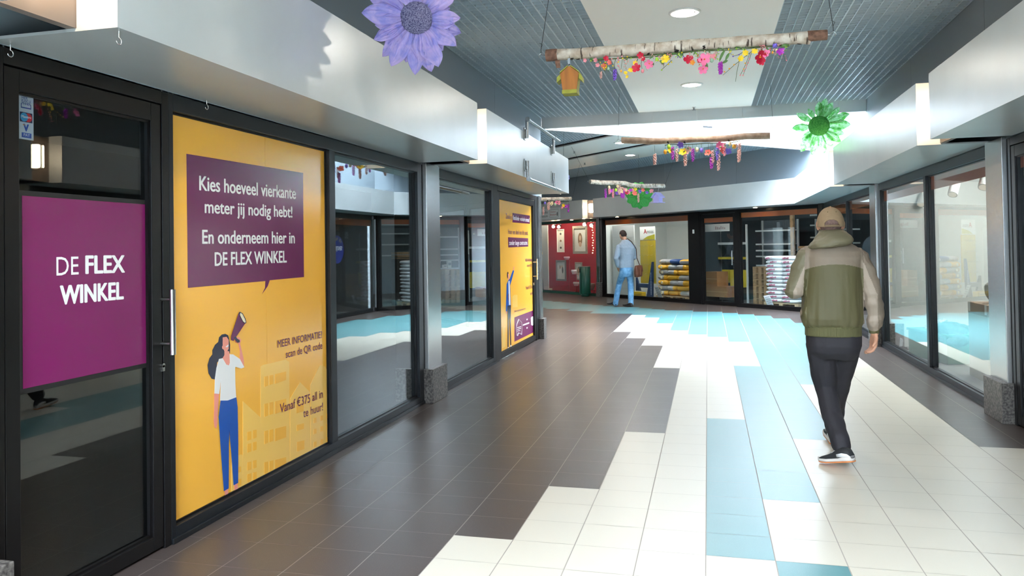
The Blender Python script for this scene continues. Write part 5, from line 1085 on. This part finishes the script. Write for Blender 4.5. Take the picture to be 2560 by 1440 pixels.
for z in (1.29, 1.37): mb.box(1.1, 1.75, -1.37, -1.35, z, z+.06); mb.box(1.1, 1.12, -1.75, -1.35, z, z+.06); mb.box(1.73, 1.75, -1.75, -1.35, z, z+.06)
obj('slat', mb, crate_m, t)
mb = MB(FAC); mb.box(1.1, 1.75, -1.75, -1.35, 0.005, 1.25); t2 = thing('display_block', 'dark display block carrying the brown crate', 'display block', fac(1.45, -1.5, 0)); obj('body', mb, mat('block_dark', '3a3633', .8), t2)
def shelf_unit(u0, u1, wv, zs, label, depth=.32, z1=2.1, m=None):
    t = thing('shelf_unit', label, 'shelving', fac((u0+u1)/2, wv, 0)); m = m or mat('shelf_white', 'cdd5d8', .45)
    mb = MB(FAC); mb.box(u0, u1, wv-.02, wv, 0.004, z1); obj('back_panel', mb, mat('shelf_back', '586670', .6), t)
    for z in zs: mb = MB(FAC); mb.box(u0+.01, u1-.01, wv, wv+depth, z-.022, z); mb.box(u0+.01, u1-.01, wv+depth, wv+depth+.006, z-.032, z+.006); obj('shelf', mb, m, t)
    for u in (u0, u1): mb = MB(FAC); mb.box(u-.018, u+.018, wv, wv+.04, 0.004, z1); obj('upright', mb, m, t)
    return t
shelf_unit(2.05, 3.15, -1.75, (.24, .72, .96, 1.19, 1.34, 1.50, 1.84), 'white shelving behind the sack window', .30)
shelf_unit(.35, 1.95, -2.3, (1.35, 1.65, 1.95, 2.2), 'dark shelving at the back of the sack window', .25)
t = thing('timber_post', 'brown timber post standing behind the white sacks', 'post', fac(1.85, -1.3, 0)); mb = MB(FAC); mb.box(1.82, 1.90, -1.34, -1.26, .004, 2.4); obj('post', mb, crate_m, t)
for u, z, h, lb in ((2.72, .96, .20, 'taller white box on the shelf by the sacks'), (2.58, .96, .10, 'lower white box on the shelf by the sacks')):
    t = thing('small_box', lb, 'box', fac(u, -1.5, z)); mb = MB(FAC); mb.box(u-.055, u+.055, -1.56, -1.46, z+.001, z+h); obj('carton', mb, white_m, t, bevel=.003); mb = MB(FAC); mb.box(u-.04, u+.04, -1.4596, -1.459, z+h*.4, z+h*.75); obj('print', mb, mat('box_print', '7f8a93', .6), t)
# --- behind the glass door
def carton(u0, u1, w0, w1, z0, z1, label):
    t = thing('cardboard_box', label, 'cardboard box', fac((u0+u1)/2, (w0+w1)/2, z0)); mb = MB(FAC); mb.box(u0, u1, w0, w1, z0, z1); obj('carton', mb, card_m, t, bevel=.004)
    mb = MB(FAC); mb.box(u0-.001, u1+.001, w1, w1+.0012, (z0+z1)/2-.012, (z0+z1)/2+.012); mb.box((u0+u1)/2-.025, (u0+u1)/2+.025, w0, w1, z1, z1+.001); obj('tape', mb, mat('tape', 'bb9468', .4), t)
carton(3.24, 4.0, -.95, -.50, .16, .43, 'large cardboard box low behind the far glass door'); carton(3.60, 4.0, -.92, -.52, .431, .80, 'smaller cardboard box standing on the large one')
t = thing('display_rack', 'white and yellow display rack behind the far glass door', 'rack', fac(3.5, -1.1, 0)); wm = mat('rack_white', 'd6dadc', .5); ym = mat('rack_yellow', 'd8c23a', .5)
for u in (3.12, 4.02): mb = MB(FAC); mb.box(u-.02, u+.02, -1.12, -1.08, .004, 2.0); obj('post', mb, wm, t)
for z in (1.14, 1.52): mb = MB(FAC); mb.box(3.14, 4.0, -1.14, -.98, z-.03, z+.03); obj('shelf', mb, wm if z > 1.3 else ym, t)
mb = MB(FAC); mb.box(3.14, 3.60, -1.10, -.99, .40, .84); obj('yellow_bin', mb, ym, t); mb = MB(FAC); mb.box(3.70, 3.88, -1.10, -.99, .5, .84); obj('yellow_bin', mb, ym, t)
mb = MB(FAC); mb.box(3.16, 3.98, -.99, -.98, .05, .16); obj('plinth', mb, wm, t)
t = thing('hanging_sign', 'pale printed sign hung behind the far glass door', 'sign', fac(3.5, -.40, 1.83)); mb = MB(FAC); mb.box(3.06, 3.92, -.44, -.43, 1.83, 2.02); obj('panel', mb, white_m, t)
mb = MB(FAC)
for i in range(6): mb.box(3.2+i*.06, 3.235+i*.06, -.4295, -.429, 1.88, 1.93+.03*((i*7) % 3)/2)
obj('faded_print', mb, mat('faded_print', 'b9a3a6', .6), t)
for u, z, lb in ((3.6, 2.1, 'round door closer'),): pass
t = thing('door_bell_box', 'small white box on the black post beside the far door', 'switch box', fac(3.85, .012, 1.80)); mb = MB(FAC); mb.box(3.825, 3.875, .0101, .035, 1.79, 1.89); obj('case', mb, white_m, t, bevel=.004)
mb = MB(FAC); mb.box(3.84, 3.86, .035, .038, 1.82, 1.835); obj('button', mb, mat('bell_grey', '8f979d', .5), t)
# --- pet food window
t = thing('white_board', 'tall pale board filling the left of the pet food window', 'board', fac(7.2, -.3, 0)); mb = MB(FAC); mb.box(6.62, 7.62, -.36, -.33, .02, 2.10); obj('board', mb, mat('board_pale', 'dfe5e6', .45), t)
mb = MB(FAC)
for i in range(6): mb.box(6.64, 7.60, -.3298, -.329, .25+i*.3, .255+i*.3)
obj('groove', mb, mat('board_groove', 'c3ccd0', .5), t)
t = thing('display_stand', 'yellow pegboard display stand on blue A-frame feet', 'display stand', fac(6.2, -.5, 0))
yl = mat('pegboard_yellow', 'd9b92c', .5, col2='cdb84e', noise_amt=.1, noise_scale=3); bl = mat('stand_blue', '22406e', .45)
mb = MB(FAC); mb.box(5.89, 6.52, -.50, -.47, .43, 1.655); obj('pegboard', mb, yl, t)
for r_ in range(4):
    for c_ in range(4):
        mb = MB(FAC); u = 5.98+c_*.15; z = .68+r_*.27; mb.tube([(u, -.47, z+.03), (u+.02, -.41, z-.01), (u+.03, -.38, z+.01)], .004, 5); obj('peg_hook', mb, mat('hook_steel', '9b9172', .4, .6), t)
mb = MB(FAC); mb.prism([(5.97, -.46, 1.04), (5.93, -.46, 1.04), (5.97, -.46, .03), (6.22, -.46, .03)], (0, .05, 0)); obj('foot', mb, bl, t)
mb = MB(FAC); mb.prism([(6.75, -.52, .58), (6.71, -.52, .58), (6.56, -.52, .20), (6.78, -.52, .20)], (0, .05, 0)); obj('foot', mb, bl, t)
mb = MB(FAC); mb.box(6.2, 6.58, -.5, -.44, .30, .41); obj('crossbar', mb, bl, t)
mb = MB(FAC); mb.box(5.87, 6.52, -.49, -.465, 1.66, 2.04); sg = obj('header_card', mb, mat('header_white', 'e3e8e6', .5), t)
mb = MB(FAC); mb.prism([(5.88, -.464, 1.67), (6.40, -.464, 1.67), (6.2, -.464, 1.76), (5.88, -.464, 1.82)], (0, .001, 0)); obj('green_wave', mb, mat('header_olive', 'b9b23a', .5), sg)
FT = FAC @ Matrix.Rotation(PI, 4, 'Z'); mb = MB(); put_text(mb, 'ntos', FT @ T3((0, .462, 0)), -6.20, 1.85, -5.93, 1.85, .10); obj('lettering', mb, mat('header_grey', '5f6468', .5), sg)
mb = MB(); put_text(mb, 'A', FT @ T3((0, .462, 0)), -6.35, 1.84, -6.21, 1.84, .13, .02); obj('lettering', mb, mat('header_red', 'b3293a', .5), sg)
mb = MB(FAC); mb.box(6.27, 6.80, -.44, -.30, .022, .18); yb = obj('yellow_tray', mb, mat('tray_yellow', 'e2b81f', .5), t, bevel=.01)
mb = MB(FAC)
for i in range(9): mb.box(6.33+i*.045, 6.36+i*.045, -.2995, -.2985, .09, .115)
obj('tray_print', mb, mat('tray_print_m', '8a7427', .5), yb)
mb = MB(FAC)
for i in range(14): z = .12+i*.045; mb.box(5.995, 6.03, -.4095, -.4085, z, z+.028)
obj('foot_print', mb, mat('foot_print_m', 'b8c8de', .5), t)
sack_s = mat('sack_silver', 'bdbcc0', .4, noise_amt=.2, noise_scale=12); sack_y = mat('sack_yellow', 'eab030', .4)
logo_c = mat('sack_logo', 'f4e9c8', .5)
pallet(4.55, 5.80, -1.02, -.40, .004, 'pallet under the yellow and silver sacks', pal_m, .11)
def oval_logo(M, r, t, seed):
    if seed % 3 == 0:
        mb = MB(M); mb.tube([(0, r[1]*.96, 0), (0, r[1]*1.02, 0)], r[2]*.5, 16); obj('logo_oval', mb, logo_c, t)
for r_ in range(6):
    for c_ in range(3):
        pat = (r_*3+c_) % 3
        sp = [lambda c, r: 1 if c.x > .05 else 0, lambda c, r: 1, lambda c, r: 1 if c.x < -.08 else 0][(r_+c_) % 3]
        sack('pet_food_sack', 4.79+c_*.395+(.02 if r_ % 2 else 0), -.70, .19+r_*.142, (.205, .28, .078), [sack_s, sack_y], 'yellow and silver pet food sack, %s column, %s' % (('right', 'middle', 'left')[c_], ('on the pallet', 'second row', 'third row', 'fourth row', 'fifth row', 'top full row')[r_]), 'pet food sacks stacked on a pallet', 100+r_*3+c_, sp, oval_logo)
for u, z, sp, lb, mm in ((5.56, 1.045, lambda c, r: 1 if c.x > .1 else 0, 'yellow and silver sack lying on top of the stack at the left', [sack_s, sack_y]), (5.14, 1.045, lambda c, r: 0, 'blue pet food sack lying on top of the stack', [mat('sack_blue', '1f4a8e', .4)]), (4.75, 1.045, lambda c, r: 1 if c.z > .02 else 0, 'silver sack on top of the stack beside the black post', [sack_s, sack_y])):
    sack('pet_food_sack', u, -.70, z, (.19, .26, .072), mm, lb, 'pet food sacks stacked on a pallet', int(u*100), sp)
price_sheet(5.33, -.16, .03, .40, .17, .32, 'white price sheet leaning on the yellow sacks', .12)
# --- red photo shop
frame_s = mat('frame_silver', 'b9b3a2', .4, .3, noise_amt=.3, noise_scale=40); mount = mat('mount_white', 'e8e5dc', .6)
sk_p = mat('print_skin', 'd9b79a', .6); hair_p = mat('print_hair', '8b6a45', .6); dress_p = mat('print_white', 'f2efea', .6); dark_p = mat('print_dark', '3d3834', .6)
def picture(u0, u1, z0, z1, label, fm, subject, border=.06, wv=-.52):
    t = thing('framed_picture', label, 'picture', fac((u0+u1)/2, wv, z0), group='framed pictures in the red window'); mb = MB(FAC)
    bars(mb, u0, u1, z0, z1, border, border, border, border, wv, wv+.035); obj('frame', mb, fm, t, bevel=.004)
    mb = MB(FAC); mb.box(u0+border, u1-border, wv, wv+.012, z0+border, z1-border); pn = obj('print', mb, mount, t)
    def el(mb, u, z, ru, rz, k): mb.prism([(u+ru*math.cos(a), wv+.0122+k*.0006, z+rz*math.sin(a)) for a in [2*PI*i/20 for i in range(20)]], (0, .0005, 0))
    cu, cz, H = (u0+u1)/2, (z0+z1)/2, z1-z0
    if subject == 'portrait':
        mb = MB(FAC); el(mb, cu, cz+.02*H, .13*H, .23*H, 0); obj('hair_print', mb, hair_p, pn); mb = MB(FAC); el(mb, cu, cz+.06*H, .065*H, .10*H, 1); el(mb, cu, cz-.16*H, .09*H, .09*H, 1); obj('face_print', mb, sk_p, pn)
    elif subject == 'couple':
        mb = MB(FAC); el(mb, cu+.05, cz-.10*H, .13*H, .22*H, 0); obj('dress_print', mb, dress_p, pn); mb = MB(FAC); el(mb, cu+.04, cz+.16*H, .05*H, .06*H, 1); el(mb, cu-.05, cz+.20*H, .05*H, .06*H, 1); obj('face_print', mb, sk_p, pn); mb = MB(FAC); el(mb, cu-.08, cz+.02*H, .06*H, .16*H, 1); el(mb, cu+.07, cz+.15*H, .04*H, .10*H, 0); obj('hair_print', mb, dark_p, pn)
    elif subject == 'birds':
        for k in range(3): mb = MB(FAC); el(mb, cu, z0+H*(.2+.3*k), .07*H, .05*H, 0); obj('animal_print', mb, dark_p if k != 1 else hair_p, pn)
    return t
picture(10.41, 10.82, 1.32, 2.09, 'tall white panel with three small animal pictures', mount, 'birds', .03)
picture(9.12, 9.90, 1.27, 2.17, 'large silver framed portrait of a long-haired woman', frame_s, 'portrait', .085)
picture(10.32, 10.90, .37, 1.06, 'grey framed wedding picture low in the red window', mat('frame_grey', '8a8a85', .5, .2), 'couple', .06)
picture(9.42, 9.80, .42, 1.0, 'pale framed picture beside the green litter bin', frame_s, 'portrait', .05)
t = thing('white_screen', 'white screen panel at the left end of the red window', 'screen', fac(11.7, -.3, 0)); mb = MB(FAC); mb.box(11.13, 12.3, -.36, -.33, .05, 2.25); obj('panel', mb, mat('screen_white', 'e6e2d6', .6), t)
t = thing('camera_tripod', 'camera on a thin tripod in front of the white screen', 'tripod', fac(11.42, -.2, 0)); dk = mat('tripod_black', '1c1c1e', .4)
top = fac(11.42, -.2, 1.22)
for du, dw in ((-.27, .08), (.25, .08), (0, -.12)): mb = MB(); mb.tube([top, fac(11.42+du, -.2+dw, .02)], [.012, .009], 8); obj('leg', mb, dk, t)
mb = MB(FAC); mb.box(11.36, 11.48, -.26, -.16, 1.24, 1.36); mb.box(11.38, 11.46, -.24, -.18, 1.36, 1.40); cb = obj('camera_body', mb, dk, t, bevel=.008)
mb = MB(FAC); mb.tube([(11.42, -.16, 1.30), (11.42, -.08, 1.30)], [.038, .034], 16); obj('lens', mb, dk, cb)
mb = MB(FAC); mb.box(11.345, 11.365, -.25, -.17, 1.26, 1.32); obj('yellow_strap', mb, mat('strap_yellow', 'd9a72a', .5), cb)
mb = MB(); mb.tube([top, fac(11.42, -.2, 1.24)], .02, 10); obj('head', mb, dk, t)
def clip_spot(u, z, label):
    t = thing('clip_spotlight', label, 'spotlight', fac(u, -.25, z), group='glowing spotlights in the red window'); mb = MB(FAC); mb.tube([(u, -.32, z+.05), (u, -.24, z)], [.03, .055], 14); obj('shade', mb, bright_steel, t)
    mb = MB(FAC); mb.ball((u, -.225, z-.01), .05, 14, 9); obj('bulb', mb, mat('spot_bulb', 'fff0d8', .4, emit=(1., .72, .42), estr=55.), t)
    mb = MB(FAC); mb.tube([(u, -.32, z+.05), (u, -.32, 2.8)], .008, 6); obj('stem', mb, bright_steel, t)
for u, z, lb in ((10.62, 2.19, 'left spotlight of the pair over the animal pictures'), (10.30, 2.17, 'right spotlight of the pair over the animal pictures'), (8.88, 2.20, 'spotlight right of the large portrait'), (8.52, 2.16, 'spotlight at the right edge of the red window')): clip_spot(u, z, lb)
t = thing('string_lights', 'vertical string of small lights at the right edge of the red window', 'string lights', fac(8.53, -.3, 1.3)); mb = MB(FAC); mb.tube([(8.53+.01*math.sin(i), -.3, 2.1-.08*i) for i in range(11)], .004, 6); obj('wire', mb, mat('wire_gold', '8b6a3a', .5), t)
for i in range(11): mb = MB(FAC); mb.ball((8.53+.025*math.sin(i*2.1), -.28, 2.08-.078*i), .014, 8, 6); obj('bulb', mb, mat('string_bulb', 'ffd9a0', .4, emit=(1., .7, .35), estr=8.), t)
t = thing('small_card', 'small cream card standing on the red window floor', 'card', fac(10.85, -.2, .01)); mb = MB(FAC); mb.box(10.76, 10.94, -.24, -.225, .012, .13); mb.box(10.76, 10.94, -.2, -.185, .012, .06); obj('card', mb, mat('card_cream', 'e6cfae', .6), t)
for i, (u, z0, r, h, c, lb) in enumerate(((9.66, .62, .09, .14, 'e8e6ea', 'white round mug display in the red window'), (9.55, .25, .10, .12, 'c7c2bd', 'grey bowl in the red window'), (8.75, .15, .13, .2, '6f5a48', 'brown basket behind the green bin'), (10.05, 1.08, .10, .10, 'd9b6c6', 'pink trinket dish in the red window'))):
    t = thing('gift_bowl', lb, 'gift', fac(u, -.35, z0)); mb = MB(FAC); mb.lathe((u, -.35, z0), [(r*.6, 0), (r, h*.6), (r*.95, h), (r*.85, h), (r*.8, h*.5)], 20); obj('bowl', mb, mat('gift_%d' % i, c, .4), t)
    mb = MB(FAC); mb.box(u-r, u+r, -.35-r, -.35+r, z0-.014, z0-.001); mb.box(u-r*.3, u+r*.3, -.35-r, -.35-r*.6, .004, z0-.014); obj('stand', mb, mat('gift_stand', 'a8323a', .5), t)
mb = MB(FAC); mb.box(8.0, 11.1, -.10, -.099, 2.16, 2.26); 
sgn = thing('fascia_sign', 'white sign board with printed names on the far left fascia', 'sign', fac(9.6, .6, 2.4)); mb = MB(FAC); mb.box(9.0, 10.6, .597, .607, 2.39, 2.72); obj('board', mb, mat('sign_board', 'cfd8da', .5), sgn)
mb = MB(); MS = FT @ T3((0, -.609, 0)); put_text(mb, 'Fotostudio', MS, -10.35, 2.57, -9.68, 2.57, .075, .03); put_text(mb, 'Brunssum', MS, -10.28, 2.45, -9.68, 2.45, .075, .03); obj('lettering', mb, mat('sign_grey', '6c757a', .5), sgn)
mb = MB(FAC); bars(mb, 9.08, 9.58, 2.43, 2.68, .008, .008, .008, .008, .607, .610); obj('logo_frame', mb, mat('sign_grey', '6c757a', .5), sgn)
mb = MB(); put_text(mb, 'Winkelhart', MS, -9.54, 2.58, -9.22, 2.58, .045); put_text(mb, 'Brunssum', MS, -9.54, 2.49, -9.2, 2.49, .055, .02); obj('lettering', mb, mat('sign_red', 'a5475a', .5), sgn)
mb = MB(FAC); mb.prism([(9.11, .607, 2.47), (9.18, .607, 2.47), (9.18, .607, 2.56), (9.145, .607, 2.60), (9.11, .607, 2.56)], (0, .002, 0)); obj('house_logo', mb, mat('sign_grey', '6c757a', .5), sgn)
# --- litter bin
bc = fac(8.22, .27, 0); t = thing('litter_bin', 'round dark green litter bin in front of the red window', 'litter bin', bc); bgm = mat('bin_green', '0d4a3a', .3)
mb = MB(); mb.lathe(bc, [(.125, 0), (.125, .07), (.12, .08)], 32); obj('foot', mb, bgm, t)
mb = MB(); mb.lathe(bc+Vector((0, 0, .08)), [(.165, 0), (.17, .01), (.17, .80), (.162, .805)], 40); obj('body', mb, bgm, t)
mb = MB(); mb.lathe(bc+Vector((0, 0, .886)), [(.174, 0), (.174, .012), (.15, .018)], 40); obj('lid', mb, mat('bin_lid', '5d6a62', .4, .5), t)
mb = MB(FAC); an = [-.1+.9*i/6 for i in range(7)]
for a, b in zip(an[:-1], an[1:]):
    q = lambda a, r, z: (8.22+r*math.sin(a), .27+r*math.cos(a), z); mb.poly([q(a, .1715, .72), q(b, .1715, .72), q(b, .1715, .84), q(a, .1715, .84)])
obj('opening', mb, mat('bin_opening', '060a09', .8), t)
# --- cctv dome on the far fascia
t = thing('dome_camera', 'small dome camera on the far fascia behind the crooked log', 'camera', fac(5.7, .6, 2.84)); mb = MB(FAC); mb.tube([(5.7, .594, 2.80), (5.7, .64, 2.80)], .04, 14); obj('mount', mb, white_m, t); mb = MB(FAC); mb.ball((5.7, .65, 2.76), .045, 14, 9); obj('dome', mb, mat('dome_grey', 'c3ccd0', .2), t)
# --- right hand shop
rm = mat('crate_green', '1e7a5f', .6)
t = thing('green_crate', 'green fabric crate on the floor of the right shop window', 'crate', (2.95, 10.9, 0)); MC = T3((2.93, 10.85, .006)) @ Matrix.Rotation(.25, 4, 'Z')
mb = MB(MC); mb.box(-.28, .28, -.45, .45, 0, .02)
for a in ((-.28, -.26, -.45, .45), (.26, .28, -.45, .45), (-.28, .28, -.45, -.43), (-.28, .28, .43, .45)): mb.box(*a, 0, .36)
obj('crate_wall', mb, rm, t, bevel=.006)
mb = MB(MC); mb.box(-.295, .295, -.465, .465, .33, .36); obj('rim', mb, rm, t)
t = thing('crumpled_bag', 'dark green crumpled bag heaped in the green crate', 'bag', (2.95, 10.75, .36)); b_ = MB(); 
for i, (x, y, z, r) in enumerate(((2.9, 10.62, .38, .2), (3.0, 10.85, .36, .18), (2.88, 10.45, .30, .15))): b_.ball((x, y, z), (r, r*1.1, r*.6), 16, 10, noise_amt=.25, seed=i)
mesh_obj('fabric', remeshed(b_, .012, 1), [mat('bag_green', '1d4f45', .7, bump=.6, bump_scale=18)], t, None, lambda p: .02*noise.noise(p*14))
t = thing('white_cloth', 'white patterned cloth heaped at the far end of the green crate', 'cloth', (2.9, 11.15, .36)); b_ = MB(); b_.ball((2.9, 11.15, .38), (.17, .17, .10), 16, 10, noise_amt=.3, seed=5)
mesh_obj('fabric', remeshed(b_, .012, 1), [mat('cloth_pattern', 'dfe3e2', .8, noise_amt=.6, noise_scale=26, col2='5b6b6e')], t, None, lambda p: .015*noise.noise(p*16))
t = thing('black_glove', 'black glove lying before the green crate', 'glove', (2.58, 11.55, 0)); b_ = MB(); hand(b_, (2.60, 11.60, .03), (-.3, -.9, .12), (0, 0, 1), .15, 1, .22)
mesh_obj('fabric', remeshed(b_, .007, 1), [dk], t)
t = thing('paper_tag', 'white folded paper tag behind the right shop glass', 'paper tag', (2.55, 11.75, 0)); mb = MB(T3((2.55, 11.72, .006)) @ Matrix.Rotation(.35, 4, 'X')); mb.box(0, .004, -.03, .03, 0, .17); mb.box(.02, .024, -.03, .03, 0, .16); obj('paper', mb, white_m, t)
t = thing('cardboard_plinth', 'tall cardboard plinth with tape corners behind the right glass', 'plinth', (3.05, 9.4, 0)); mb = MB(); mb.box(2.80, 3.30, 9.0, 9.62, .005, .82); obj('carton', mb, mat('plinth_board', 'b9b2a2', .85), t, bevel=.004)
mb = MB(); mb.box(2.799, 3.301, 8.999, 9.621, .70, .822); obj('top_band', mb, mat('plinth_top', '9a8470', .85), t)
for y in (9.05, 9.57): mb = MB(); mb.box(2.797, 2.80, y-.03, y+.03, .72, .823); obj('tape', mb, white_m, t)
t = thing('stone_ball', 'rough grey stone resting on the cardboard plinth', 'stone', (3.02, 9.3, .82)); mb = MB(); mb.ball((3.02, 9.28, .955), (.16, .16, .135), 26, 18, noise_amt=.12, seed=3); obj('stone', mb, mat('stone_grey', 'a9a49a', .9, noise_amt=.4, noise_scale=22, bump=.5, bump_scale=40), t)
def track_spot(x, y, z, label):
    t = thing('track_spotlight', label, 'spotlight', (x, y, 2.7), group='white track spotlights in the right shop'); mb = MB(); mb.tube([(x, y, 2.748), (x, y, z+.05)], .012, 8); obj('stem', mb, white_m, t)
    d = Vector((-.35, -.55, -.75)).normalized(); c = Vector((x, y, z)); mb = MB(); mb.tube([c-d*.09, c+d*.10], .055, 20); obj('can', mb, mat('spot_can', 'cfd6d6', .5), t)
    mb = MB(); mb.tube([c+d*.10, c+d*.102], .045, 20); obj('lamp', mb, mat('spot_face', 'f5efe4', .4, emit=(1., .9, .75), estr=.3), t)
track_spot(2.95, 10.55, 2.14, 'middle white track spotlight behind the right glass'); track_spot(2.95, 9.45, 2.15, 'white track spotlight nearest the steel column'); track_spot(2.95, 12.0, 2.09, 'white track spotlight at the far pane')
# --- round window sticker seen in the reflections
t = thing('window_sticker', 'round blue to-let sticker on the glass behind the walking person', 'sticker', (2.432, 15.6, 1.2)); XS = 2.4315
mb = MB(); mb.tube([(XS, 15.6, 1.52), (XS+.003, 15.6, 1.52)], .31, 48); sgn = obj('disc', mb, mat('sticker_navy', '1b2c7a', .4), t)
MS = T3((XS-.001, 0, 0)) @ RIGHT; mb = MB(); put_text(mb, 'SENTJENS', MS, -15.6-.23, 1.50, -15.6+.23, 1.50, .09, .03); obj('lettering', mb, text_w, sgn)
mb = MB(); wd = 'TE HUUR'
for i, ch in enumerate(wd):
    if ch == ' ': continue
    a = (i-(len(wd)-1)/2)*.27; Mx = MS @ T3((-15.6+.235*math.sin(a), 0, 1.52+.235*math.cos(a))) @ Matrix.Rotation(a, 4, 'Y'); put_text(mb, ch, Mx, -.022, -.03, .022, -.03, .062, .03)
obj('lettering', mb, mat('sticker_gold', 'd9c04a', .4), sgn)
# --- unseen light panels added to brighten the shop interiors
def shop_fill(p, sx, sy, rz, label, strength, col=(1., .95, .88)):
    t = thing('shop_fill_panel', label, 'ceiling light', p); M = T3(p) @ Matrix.Rotation(rz, 4, 'Z'); mb = MB(M); mb.box(-sx-.02, sx+.02, -sy-.02, sy+.02, -.03, 0); obj('housing', mb, white_m, t)
    mb = MB(M); mb.box(-sx, sx, -sy, sy, -.036, -.031); obj('panel', mb, mat('shop_panel_%d' % int(strength*10), 'ffffff', .4, emit=col, estr=strength), t)
shop_fill(fac(1.3, -.3, 2.66), .9, .08, -PI/4, 'added fill panel over the white sacks', 14.); shop_fill(fac(3.2, -.3, 2.66), .35, .08, -PI/4, 'added fill panel behind the far glass door', 12.)
shop_fill(fac(5.9, -.2, 2.66), 1.5, .07, -PI/4, 'added fill panel over the pet food display', 24.)
shop_fill(fac(10., -.2, 2.76), 1.8, .06, -PI/4, 'added fill panel over the red window', 20., (1., .9, .8)); shop_fill((3.4, 9.8, 2.74), .15, 1.4, 0, 'added fill panel in the right shop', 26.)
shop_fill((3.3, 14.6, 2.74), .12, 1.4, 0, 'added fill panel in the far right shop', 5.)
